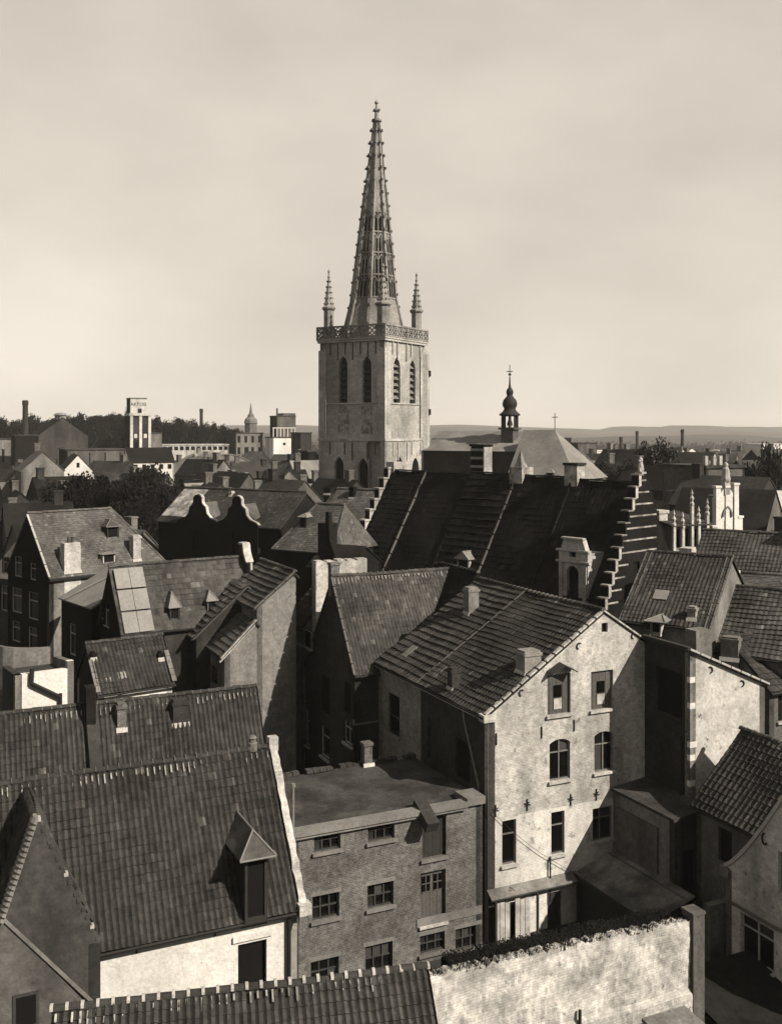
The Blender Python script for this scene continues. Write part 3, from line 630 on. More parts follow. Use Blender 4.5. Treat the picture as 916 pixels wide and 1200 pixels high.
# ------------------------------------------------------------------ near house with the big tiled slope and the grain dormer
def E_():
    cr = Vector((-3.48, 38.0)); Lx = 16.0
    T = house('tiled_house', 'whitewashed house with big pantile roof, hoist dormer and plastered verge', cr-u2*Lx, UA, Lx, 6.6, 6.55, 11.3, wm='white_wall', rm='tile', ri=True, indiv=300, torch=True,
              ops={'front': [('void', 279,1104,312.5,1165, {})]}, vg=.0)
    for a in T.e.children:
        if a.name.startswith('window'): pass
    dormer(T, 283, 313, 1073, 1001, zrise=.8, hipf=.4, ov=.26, rm='plaster_mid', yoff=-.22)
    p = T.on_wall((0,0),(Lx,0), 297, 1080)
    part_box(T, 'loft_opening', 'void', p[0]-.5, p[0]+.5, -.03, -.004, p[1]-.15, 6.6)
    s0, z0 = T.on_wall((0,0),(Lx,0), 296, 1100); build('lintel', M().box(s0-.75, s0+.75, -.08, -.002, z0, z0+.2), 'chalk', T.e)
    # verge wall at the right-hand end with knobbly plaster
    g = M(); k = 26; rows = []
    for i in range(k+1):
        f = i/k; y = -.35+3.65*f; z = 6.2+(11.45-6.2)*f; j = lambda: random.uniform(-.05,.05)
        rows.append([(Lx-.02,y,z-.5),(Lx+.02+j()*.5,y+j(),z+.16+j()),(Lx+.30+j()*.5,y+j(),z+.12+j()),(Lx+.36,y,z-.5)])
    for i in range(k):
        b = len(g.v); g.v += rows[i]+rows[i+1]
        for q in range(3): g.f.append((b+q, b+4+q, b+5+q, b+1+q))
    build('verge_wall', g, 'plaster_a', T.e)
    part_box(T, 'kneeler', 'plaster_a', Lx-.05, Lx+.42, -.45, .0, 6.15, 6.55)
    part_box(T, 'finial_block', 'plaster_a', Lx-.02, Lx+.36, 3.15, 3.5, 11.2, 11.75)
    g = M(); g.tube((Lx-.35,-.12,6.2),(Lx-.35,-.12,0),.07); build('drainpipe', g, 'iron', T.e)
    for px, py in ((160,1105),(252,1085)):
        s, z = T.on_wall((0,0),(Lx,0), px, py); build('wall_anchor', M().box(s-.025,s+.025,-.05,-.003,z-.35,z+.35), 'iron', T.e)
    p, d = T.on_plane((0,3.3,11.4),(0,1,0), 296, 872); g = M(); g.lathe(p.x,3.3,[(.2,11.3),(.2,11.6),(.14,11.65),(.14,11.75),(.18,11.8),(.1,11.9)],8); build('ridge_vent', g, 'plaster_grey', T.e)
E_()
def G_():
    cr = Vector((-3.48, 38.0)); O = cr-u2*13+n2*.42
    T = Thing('cross_gable_house', 'dark grey gable wall with tiled coping standing against the big pantile roof', 'house', O, UA); Lx = 13
    W_ = lambda px, py: T.on_wall((0,0),(Lx,0), px, py)
    ap, rt, lf = W_(45,958), W_(118,1104), W_(4,1076)
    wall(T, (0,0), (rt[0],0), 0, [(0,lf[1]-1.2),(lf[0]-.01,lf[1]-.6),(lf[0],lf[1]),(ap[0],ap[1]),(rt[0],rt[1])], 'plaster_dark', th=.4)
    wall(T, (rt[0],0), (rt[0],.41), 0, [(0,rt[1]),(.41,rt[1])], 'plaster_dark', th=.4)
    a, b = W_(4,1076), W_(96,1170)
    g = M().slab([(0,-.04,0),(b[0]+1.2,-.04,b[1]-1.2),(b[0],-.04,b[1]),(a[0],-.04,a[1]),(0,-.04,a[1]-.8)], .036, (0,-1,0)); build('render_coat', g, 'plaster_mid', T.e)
    build('render_edge', M().bar((a[0],-.06,a[1]),(b[0]+1.2,-.06,b[1]-1.2),.08,.1), 'plaster_grey', T.e)
    w0, w1 = W_(15,1166), W_(46,1200)
    fr = part_box(T, 'window', 'frame_dark', w0[0], w1[0], -.075, -.042, w1[1], w0[1]); build('pane', M().box(w0[0]+.1, w1[0]-.1, -.083, -.077, w1[1]+.1, w0[1]-.1), 'void', fr)
    p = Vector((lf[0],.15,lf[1]-.1)); q = Vector((ap[0],.15,ap[1])); dd = (q-p).normalized(); k = 19; ln = (q-p).length/k
    me = None; sd = Vector((0,-1,0)); rot = Matrix((sd, dd, sd.cross(dd))).transposed()
    for i in range(k):
        if me is None:
            g = M(); nn = 6
            for yy, rr in ((0,.36),(ln*.98,.27)):
                for t in range(nn+1): an = math.pi*t/nn; g.v.append((rr*math.cos(an), yy, rr*.6*math.sin(an)))
            for t in range(nn): g.f.append((t, t+1, nn+2+t, nn+1+t))
            g.f.append(tuple(range(nn+1))); g.f.append(tuple(range(2*nn+1, nn, -1)))
            o = build('coping_tile', g, 'stone_grey', T.e, uv=False); me = o.data
        else: o = link('coping_tile', me, T.e)
        mw = rot.to_4x4(); mw.translation = p.lerp(q, i/k); o.matrix_local = mw
    for i in range(14):
        f = (i+random.random()*.6)/14; c0 = Vector((ap[0],.0,ap[1])).lerp(Vector((rt[0],.0,rt[1])), f); build('edge_mortar', M().box(c0.x-.07,c0.x+.07,-.03,.2,c0.z-.1,c0.z+random.uniform(.0,.06)), 'mortar' if i % 6 == 0 else 'plaster_dark', T.e)
    yb = 4.4; R_ = lambda s_, z, y: (s_, y, z)
    dk = M(); A0, L0, R0 = (ap[0],.42,ap[1]-.12), (lf[0]-.6,.42,lf[1]-1.3), (rt[0],.42,rt[1]-.12)
    Lp = [(L0[0],yb,L0[2]), L0, A0, (A0[0],yb,A0[2])]; Rp = [R0, (R0[0],yb,R0[2]), (A0[0],yb,A0[2]), A0]
    dk.slab(Lp, .1); dk.slab(Rp, .1); ro = build('roof', dk, 'tile', T.e)
    for Q in (Lp, Rp):
        nn_ = (Vector(Q[1])-Vector(Q[0])).cross(Vector(Q[2])-Vector(Q[0])).normalized(); tile_plane(T, ro, *[Vector(v)+nn_*.015 for v in Q], 'tile', **PANT)
G_()
def I_():
    T = house('foreground_roof_house', 'low house whose pantile roof with white mortared ridge fills the bottom edge', Vector((1.0,31.0))-Vector((.977,.21))*10.66-Vector((-.21,.977))*3.2, math.atan2(.21,.977), 10.66, 6.4, 4.7, 7.7, wm='brick_dark', rm='tile', ri=True, indiv=300, vg=.1, mortar='mortar', torch=True)
    g = M(); 
    for i in range(14):
        b = Vector((7.6+random.uniform(-.3,.3)+(.9 if i % 3 == 0 else 0), 3.6+random.uniform(-.2,.2), 7.2)); q = b+Vector((random.uniform(-.2,.2),random.uniform(-.2,.2),random.uniform(.5,1.1)))
        g.tube(b, q, .012, .006, 4)
    return T
I_()
def F_():
    fr = Vector((-6.05, 50.5)); Lx = 22
    T = house('long_tiled_house', 'long low house with pantile roof and two stubby chimneys behind the whitewashed house', fr-u2*Lx, UA, Lx, 4.0, 7.0, 10.9, wm='brick_dark', rm='tile', indiv=0, vg=.05, torch=True)
    chimney(T, 137,149,858,826, 'brick_grey', .55); chimney(T, 203,221,852,822, 'brick_dark', .7, k=1.0)
    p, d = T.on_plane(T.p0, T.n, 104, 850); x = p.x
    g = M(); pr = [(-.3,6.4),(-.3,7.8),(1.9,11.6),(2.2,11.6),(2.2,6.4)]
    g.v = [(x-.12,a,b-.35) for a, b in pr]+[(x+.45,a,b-.55) for a, b in pr]; g.f = [(4,3,2,1,0),(5,6,7,8,9)]+[(k,(k+1)%5,5+(k+1)%5,5+k) for k in range(5)]
    build('fire_wall', g, 'plaster_dark', T.e)
    g = M().box(x-.14,x+.3,1.3,2.1,10.2,11.9); build('chimney', g, 'brick_black', T.e)
F_()

# ------------------------------------------------------------------ garden wall, pier and what stands right of it
def hedge():
    T = Thing('hedge', 'dark shaggy hedge running along the back of the rough yard wall', 'hedge', Vector((1.3,33.1)), math.atan2(4.65,9.65)); g = M(); r = random.Random(8)
    for i in range(18000):
        x = r.uniform(.9,10.3); z = 6.5-.42*x/10.3; y = r.uniform(.05,1.1); zz = z-abs(r.gauss(0,.16))+.03*math.sin(x*2.1)+(r.uniform(0,.12) if r.random() < .05 else 0); s = r.uniform(.015,.04)
        t = Vector((r.gauss(0,1),r.gauss(0,1),r.gauss(0,1))).normalized(); b = t.orthogonal().normalized(); p = Vector((x,y,zz)); g.quad(p-t*s-b*s*.5,p+t*s-b*s*.5,p+t*s+b*s*.5,p-t*s+b*s*.5)
    build('foliage', g, 'leaf', T.e, uv=False)
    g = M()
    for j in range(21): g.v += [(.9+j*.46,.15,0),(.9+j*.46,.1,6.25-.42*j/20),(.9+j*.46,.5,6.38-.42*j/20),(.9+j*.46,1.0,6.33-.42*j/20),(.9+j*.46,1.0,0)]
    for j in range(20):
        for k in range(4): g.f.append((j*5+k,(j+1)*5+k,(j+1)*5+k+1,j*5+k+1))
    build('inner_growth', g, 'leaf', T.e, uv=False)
def W_():
    P = Vector((1.15, 32.35)); Q = Vector((10.8, 37.0)); d = Q-P; Lx = d.length
    T = Thing('garden_wall', 'rough sunlit yard wall of lumpy whitewashed masonry with weeds on top', 'wall', P, math.atan2(d.y, d.x))
    g = M(); nx, nz = 90, 34; V = g.v
    for j in range(nz+1):
        for i in range(nx+1):
            f = i/nx; zt = 6.72-.42*f+.03*math.sin(i*1.3); z = zt*j/nz; bul = .06*math.sin(i*.23+1)*math.sin(j*.35)+random.uniform(-.02,.02)
            if z < 3.9-.1*f: bul -= .12
            V.append((Lx*f, bul, z+(random.uniform(-.05,.05) if j == nz else 0)))
    k = nx+1
    for j in range(nz):
        for i in range(nx): g.f.append((j*k+i, j*k+i+1, (j+1)*k+i+1, (j+1)*k+i))
    b = len(V)
    for i in range(nx+1): V.append((Lx*i/nx, .5, 6.69-.42*i/nx+random.uniform(-.06,.04)))
    for i in range(nx): g.f.append((nz*k+i, nz*k+i+1, b+i+1, b+i))
    b2 = len(V)
    for i in range(nx+1): V.append((Lx*i/nx, .5, 0))
    for i in range(nx): g.f.append((b+i, b+i+1, b2+i+1, b2+i))
    build('masonry', g, 'rough_wall', T.e)
    g = M()
    for i in range(1500):
        x = random.uniform(0, Lx); y = random.uniform(.02,.5); z = 6.66-.42*x/Lx; h = random.uniform(.04,.2)*(1.6 if random.random() < .15 else 1); a = random.uniform(0,6.3); r = .03
        g.quad((x-r*math.cos(a),y-r*math.sin(a),z-.03),(x+r*math.cos(a),y+r*math.sin(a),z-.03),(x+random.uniform(-.09,.09),y+random.uniform(-.09,.09),z+h))
    kind(build('weeds', g, 'leaf', T.e, uv=False), 'stuff')
    s, z = T.on_wall((0,-.1),(Lx,-.1), 678, 1188); build('wall_pipe', M().tube((s,-.15,z-.5),(s,-.15,z+.15),.06), 'iron', T.e)
    P = Thing('gate_pier', 'square plastered pier closing the end of the rough yard wall', 'pier', Vector((11.0,37.05)), UA)
    g = M(); g.box(-.18,.34,-.1,.5,0,6.5); g.box(-.21,.37,-.13,.53,6.5,6.6); build('pier_shaft', g, 'plaster_mid', P.e)
    # wall in shade behind the pier
    S = Thing('side_wall', 'shaded rendered wall between the pier and the house with curved gable coping', 'wall', Vector((13.0,41.8)), UA)
    wall(S, (0,0), (1.6,0), 0, [(0,4.6),(1.6,4.6)], 'plaster_mid')
    hedge()
W_()
def J_():
    far = Vector((13.7, 42.0)); W = 6.4; O = far-v2*W
    T = Thing('curved_gable_house', 'plastered house with concave gable coping and white casement window at the edge', 'house', O, UA)
    pf = [(0,6.15),(.35,6.4),(.8,6.85),(1.4,7.55),(2.1,8.5),(3.0,9.8),(3.3,10.1),(3.6,9.8),(6.4,6.1)]
    wall(T, (0,W), (0,0), 0, pf, 'plaster_a', [('win', 867,1080,906,1130, {'sill': 1, 'rows': (.72,), 'lintel': 0}), ('win', 911,1000,925,1050, {'sill': 1})], th=.4)
    for (a, b), (c0, d0) in zip(pf[:7], pf[1:8]): build('coping', M().bar((.18, W-a, b+.06), (.18, W-c0, d0+.06), .5, .14), 'mortar', T.e)
    wall(T, (6,W), (0,W), 0, [(0,6.1),(6,6.1)], 'plaster_grey')
    build('roof', M().slab([(.3,W+.1,6.1),(.3,W-3.3,10.0),(8,W-3.3,10.0),(8,W+.1,6.1)], .12, (0,.78,.62)), 'tile', T.e)
    part_box(T, 'kneeler', 'stone_grey', -.12, .5, W-.25, W+.22, 5.75, 6.15)
    build('string_course', M().box(-.06,.02,0,W,4.75,4.87), 'stone_grey', T.e)
    s, z = T.on_wall((0,W),(0,0), 896, 983); g = M(); pts = [(W-s+.13*math.cos(t), z+.22*math.sin(t)) for t in np.linspace(-2.6, 1.6, 7)]
    for a, b in zip(pts, pts[1:]): g.bar((-.04,a[0],a[1]),(-.04,b[0],b[1]),.05,.05)
    build('wall_anchor', g, 'iron', T.e)
    T = Thing('outhouse', 'low dark roofed outhouse under the white casement window', 'shed', Vector((12.2,36.2)), UA)
    for P, Q in (((0,0),(5,0)),((0,3.4),(0,0)),((5,0),(5,3.4))): wall(T, P, Q, 0, [(0,2.5),(abs(Q[0]-P[0])+abs(Q[1]-P[1]),2.5)], 'brick_dark')
    build('roof', M().slab([(-.15,-.2,2.5),(5.1,-.2,2.5),(5.1,3.5,3.2),(-.15,3.5,3.2)], .12), 'tile_dark', T.e)
    T = Thing('coal_bunker', 'small flat slab roofed bunker at the foot of the pier', 'shed', Vector((9.3,33.2)), UA)
    wall(T, (0,0), (1.7,0), 0, [(0,3.9),(1.7,3.9)], 'plaster_grey'); wall(T, (0,1.6), (0,0), 0, [(0,3.9),(1.6,3.9)], 'plaster_grey')
    build('roof', M().slab([(-.1,-.15,3.9),(1.75,-.15,3.9),(1.75,1.7,4.1),(-.1,1.7,4.1)], .12), 'plaster_grey', T.e)
J_()
def K_():
    T = house('back_house', 'small house with coarse pantile roof sloping down in front of the sunlit wing', Vector((14.0,47.0)), NA, 4.6, 5.6, 7.0, 9.9, wm='plaster_mid', rm='tile_light', tl=dict(w_=.3,l_=.36,amp=.08,step=.05), indiv=200, ri=True,
              ops={'front': [('void', 841,972,857,1012, {}), ]})
K_()

# ------------------------------------------------------------------ roofs right of the gabled house
def L_():
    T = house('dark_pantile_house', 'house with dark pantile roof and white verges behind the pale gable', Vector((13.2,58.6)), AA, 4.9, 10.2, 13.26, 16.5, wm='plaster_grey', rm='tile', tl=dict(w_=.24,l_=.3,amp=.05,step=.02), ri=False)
    for x in (-.1, .2, 4.7, 5.0): coping(T, (x,-.2,13.2), (x,5.1,16.62), .07, 'mortar_dull', 'verge', .08, pieces=6)
    dormer(T, 761, 775, 742, 728, zrise=.2, hipf=1.2, wm='wood_white', rm='lead', ov=.3)
    chimney(T, 804,815,728,712, 'brick_light', .5)
    for px, py in ((774,698),):
        p, d = T.on_plane(T.p0, T.n, px, py); c0 = p+T.n*.1; e = Vector((.4,0,0)); s = Vector((0,1,T.sf)).normalized()*.4
        build('skylight', M().slab([c0-e-s,c0+e-s,c0+e+s,c0-e+s], .1, T.n), 'zinc_sheet', T.e)
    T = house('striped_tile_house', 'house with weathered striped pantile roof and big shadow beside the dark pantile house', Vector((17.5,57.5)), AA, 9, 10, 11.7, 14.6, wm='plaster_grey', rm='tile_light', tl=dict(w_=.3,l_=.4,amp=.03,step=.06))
    coping(T, (-.05,-.2,11.75), (-.05,5,14.75), .18, 'mortar_dull', 'verge', .08, pieces=8)
    chimney(T, 842,866,775,748, 'plaster_grey', .7)
    T = house('grey_front_house', 'grey plastered house front with dark window right of the sunlit wing', Vector((20.0,54.2)), UA, 6, 6, 10.3, 12.5, wm='plaster_grey', rm='tile', ops={'front': [('void', 911,812,922,845, {'sill': 1})]}, tl=dict(w_=.3,l_=.4,amp=.04,step=.05))
L_()

# ------------------------------------------------------------------ dark gabled house behind the warehouse and its neighbours
def B_():
    K = Vector((-2.08, 58.6))
    T = house('dark_gable_house', 'narrow house with unlit steep gable and finely ribbed tile roof', K, UA, 8.4, 8.6, 10.3, 15.2, e1=8.2, yr=3.3, wm='brick_dark', rm='tile_light', tl=dict(w_=.22,l_=.3,amp=.05,step=.02), ri=True, torch=True, wms={'left': 'brick_dark', 'front': 'brick_dark'}, vg=.1,
              ops={'left': [('void', 403,800,411,836, {}), ('void', 375,792,386,836, {}), ('win', 354,830,363,872, {'sill': 1}), ('win', 376,852,386,888, {'cols': (), 'sill': 1}), ('win', 403,845,413,872, {'sill': 1})]})
    coping(T, (-.1,-.25,10.1), (-.1,3.3,15.3), .14, 'mortar_dull', 'verge', .06, pieces=9)
    a = T.on_wall((0,8.6),(0,0), 345, 826); b = T.on_wall((0,8.6),(0,0), 410, 862)
    build('render_panel', M().box(-.03,-.004,8.6-b[0]+.02,8.6-max(.05,a[0])-.02,0,4.3), 'plaster_mid', T.e) if False else None
    p = T.on_wall((0,8.6),(0,0), 388, 690); y = 8.6-p[0]
    g = M(); g.box(-.1,.45,y-.25,y+.25,14,15.9); g.box(-.15,.5,y-.3,y+.3,15.9,16.05); build('chimney', g, 'brick_grey', T.e)
    g = M(); g.tube((-.1,8.7,11),(-.1,8.7,0),.05); build('drainpipe', g, 'zinc_sheet', T.e)
    g = M(); g.tube((-.1,-.1,7.2),(1.6,-.1,7.25),.05); g.tube((-.1,-.1,7.5),(-.1,-.1,7.2),.07); build('gutter_spout', g, 'zinc_sheet', T.e)
    # steep roof joining it to the gabled house
    house('link_house', 'black steep roof wedge between ribbed tile roof and the pale gabled house', Ac+u2*3.3+v2*17.2, NA, 4.75, 6.6, 11.2, 15.35, wm='brick_dark', rm='tile_dark', tl=dict(w_=.24,l_=.3,amp=.04,step=.03))
    T = house('lean_to_house', 'narrow strip of coarse tile roof with window squeezed behind the dark gable', Vector((-6.75,68.1)), NA, 2.6, 5.2, 11.5, 14.6, wm='plaster_grey', rm='tile_light', tl=COARSE, ops={'front': [('void', 350.5,738,364,757, {'sill': 1})]})
    x, y = T.l(*XY(398, 65.5)); g = M(); g.box(x-.35,x+.35,y-1.75,y+1.75,9,15.7)
    for k in range(5): g.box(x-.33,x+.33,y-1.7+k*.7,y-1.7+k*.7+random.uniform(.4,.69),15.7,15.74+random.uniform(0,.1))
    build('chimney_wall', g, 'plaster_a', T.e)
B_()
def O_():
    c2 = Vector((-9.9, 61.0))
    T = house('outbuilding', 'low outbuilding with two windows and coarse tile lean-to roof', c2+v2*3.2, NA, 3.2, 2.0, 10.7, 12.5, e1=12.4, yr=1.9, wm='plaster_grey', rm='tile_light', tl=COARSE, ridge=False, wms={'front': 'plaster_mid', 'right': 'plaster_grey'}, walls=('front','right'),
              ops={'front': [('win', 234,773,241.5,792, {'fm': 'frame_dark'}), ('win', 246.5,780,254.5,802, {'fm': 'frame_dark'})]})
    coping(T, (3.2,-.25,10.5), (3.2,1.95,12.62), .3, 'stone_plain', 'verge_board', .08)
    coping(T, (3.2,-.3,10.25), (3.2,1.9,12.35), .12, 'stone_plain', 'verge_board', .08)
    house('rear_outbuilding', 'taller coarse tiled roof slope rising behind the low outbuilding', c2-u2*.9+v2*10.2, NA, 7.0, 3.4, 11.3, 14.2, yr=3.3, e1=14.1, wm='brick_dark', rm='tile_light', tl=COARSE, ridge=False)
    T = house('plain_wall_house', 'house with large blank grey rendered wall and coarse tile slope', c2+u2*2.0+v2*6.5, NA, 6.5, 2.5, 13.4, 15.3, yr=2.4, e1=15.2, wm='plaster_grey', rm='tile_light', tl=COARSE, walls=('front','right','left'))
    coping(T, (6.5,-.2,13.3), (6.5,2.4,15.4), .26, 'stone_grey', 'verge_board', .08, pieces=4)
O_()
PA = math.atan2(.567, .823)
def left_side():
    T = house('slate_hip_house', 'big house with sunlit pale slate roof, two chimneys and dark windowed gable', Vector((-25.0,75.0)), math.atan2(.714,.7), 10.0, 6.66, 13.4, 17.7, hip=(0,3.0), wm='brick_black', rm='slate_grey', tl=FLATT, mortar=False, wms={'front': 'plaster_grey'},
              ops={'left': [('win', 3,653,9,672, {'cols': ()}), ('win', 17,652,26,676, {'cols': ()}), ('win', 35,660,42.5,680, {'cols': ()}), ('win', 1,686,9,716, {'cols': ()}), ('win', 14,689,26,718, {'cols': ()}), ('win', 33,694,45,726, {'cols': ()}),
                             ('win', 14,728,24,752, {'cols': ()}), ('win', 33,735,44,765, {'cols': ()})]})
    coping(T, (-.08,-.2,13.3), (-.08,3.33,17.75), .16, 'mortar', 'verge', .08, pieces=5)
    part_box(T, 'gutter_board', 'wood_dark', -.1, 10.2, -.32, -.26, 13.0, 13.2)
    chimney(T, 76,95,672,637, 'plaster_a', .7, pots=2, k=1.1, flare=False); chimney(T, 155,167,658,628, 'plaster_a', .6)
    dormer(T, 124, 141, 631, 617, zrise=.5, hipf=.4, rm='slate_grey', wm='wood_dark'); dormer(T, 119, 137, 660, 649, zrise=.12, hipf=.3, wm='wood_white', rm='lead')
    # lean-to between
    T = Thing('zinc_roof_house', 'dark narrow house with twisted lead roof between slate house and dormered house', 'house', Vector((-22.5,70.0)), math.atan2(-4.0,3.25))
    wall(T, (0,0), (5.15,0), 0, [(0,12.6),(5.15,12.6)], 'brick_black', [('win', 81,731,89,768, {'cols': ()})])
    wall(T, (5.15,0), (5.15,4), 0, [(0,12.6),(4,14.6)], 'brick_black')
    build('roof', M().slab([(-.1,-.2,12.6),(5.3,-.2,12.6),(5.3,4,14.7),(-.1,4,14.7)], .12), 'lead', T.e)
    coping(T, (1.2,-.2,12.75), (2.4,4,14.8), .12, 'zinc_sheet', 'lead_roll', .08)
    # dormered house with the sheet panel
    T = house('dormered_house', 'house with speckled tile roof, two pointed dormers and pale sheet covered strip', Vector((-16.3,62.0)), PA, 9.0, 3.9, 12.0, 15.5, wm='brick_black', rm='tile_light', tl=dict(w_=.3,l_=.36,amp=.015,step=.03), wms={'front': 'brick_dark'}, ops={'left': [('win', 118,705,128,735, {'cols': (.5,)})]})
    s = Vector((0,T.yr,T.zr-T.e0)); q = lambda x, f: Vector((x,-.2+(T.yr+.15)*f, T.e0-.2*T.sf+(T.yr+.15)*f*T.sf))+T.n*.2
    for i in range(2):
        for j in range(3): build('sheet_panel', M().slab([q(.1+i*.95, j/3+.01), q(1.02+i*.95, j/3+.01), q(1.02+i*.95, (j+1)/3-.015), q(.1+i*.95, (j+1)/3-.015)], .04, T.n), 'zinc_sheet', T.e)
    dormer(T, 198, 212, 728, 712, zrise=.9, hipf=.5, wm='wood_dark', rm='lead', ov=.1); dormer(T, 242, 255, 719, 704, zrise=.6, hipf=.4, wm='wood_grey', rm='lead', ov=.1)
    # scrolled right-hand gable
    pf = [(0,12.2),(.5,12.9),(.55,13.8),(1.0,14.3),(1.1,15.2),(1.5,15.8),(1.65,16.4),(2.25,16.4),(2.4,15.8),(2.8,15.2),(2.9,14.3),(3.35,13.8),(3.4,12.9),(3.9,12.2)]
    wall(T, (9.35,0), (9.35,3.9), 0, pf, 'brick_dark', name='scroll_gable', th=.4)
    for (a, b), (c0, d0) in zip(pf[:7], pf[1:8]): build('coping', M().bar((9.15,a,b+.05),(9.15,c0,d0+.05),.55,.14), 'stone_plain', T.e)
    T = house('patched_roof_house', 'small house with white wall and patched mossy pantile roof', Vector((-16.0,56.0)), PA, 4.3, 3.6, 9.8, 12.0, wm='white_wall', rm='tile', tl=PANT, wms={'left': 'brick_dark'})
    for x in (-.05, 4.35): coping(T, (x,-.2,9.75), (x,1.1,11.3), .26, 'plaster_grey', 'verge_patch', .1, pieces=5)
    for px, py in ((126,797),(143,792)):
        p, d = T.on_plane(T.p0, T.n, px, py); c0 = p+T.n*.09; e = Vector((.22,0,0)); s = Vector((0,1,T.sf)).normalized()*.2; build('skylight', M().slab([c0-e-s,c0+e-s,c0+e+s,c0-e+s], .08, T.n), 'zinc_sheet', T.e)
    chimney(T, 107,113,775,765, 'brick_black', .4)
    chimney(T, 186,192,775,765, 'brick_black', .4)
    T = Thing('white_box_house', 'dazzling whitewashed flat topped wall with bent stove pipe', 'outbuilding', Vector((-19.8,54.0)), PA)
    wall(T, (0,0), (3.1,0), 0, [(0,11.1),(2.75,11.1),(2.75,11.5),(3.1,11.5)], 'chalk'); wall(T, (3.1,0), (3.1,2.6), 0, [(0,11.5),(2.6,11.3)], 'plaster_grey'); wall(T, (0,2.6), (0,0), 0, [(0,11.1),(2.6,11.1)], 'brick_dark')
    build('roof', M().slab([(0,.36,10.9),(2.7,.36,10.9),(2.7,2.6,10.9),(0,2.6,10.9)], .1), 'roof_felt', T.e)
    g = M(); a = T.on_wall((0,-.15),(3,-.15), 38, 784); b = T.on_wall((0,-.15),(3,-.15), 37, 801); d = T.on_wall((0,-.15),(3,-.15), 71, 817)
    g.tube((a[0],-.15,a[1]),(b[0],-.15,b[1]),.12); g.tube((b[0],-.15,b[1]),(d[0],-.15,d[1]),.12); g.tube((d[0],-.15,d[1]+.2),(d[0],-.15,d[1]-.4),.1); build('stove_pipe', g, 'iron', T.e)
    T = Thing('yard_wall', 'grey curved yard wall at the foot of the dark windowed gable', 'wall', Vector((-22.2,57.5)), PA)
    for i in range(6):
        a0, a1 = i/6*1.9, (i+1)/6*1.9; P = (2.2-2.2*math.cos(a0), 1.0-1.6*math.sin(a0)); Q = (2.2-2.2*math.cos(a1), 1.0-1.6*math.sin(a1)); wall(T, P, Q, 0, [(0,11.9-.3*i/6),(math.dist(P,Q),11.9-.3*(i+1)/6)], 'plaster_grey', th=.25)
left_side()

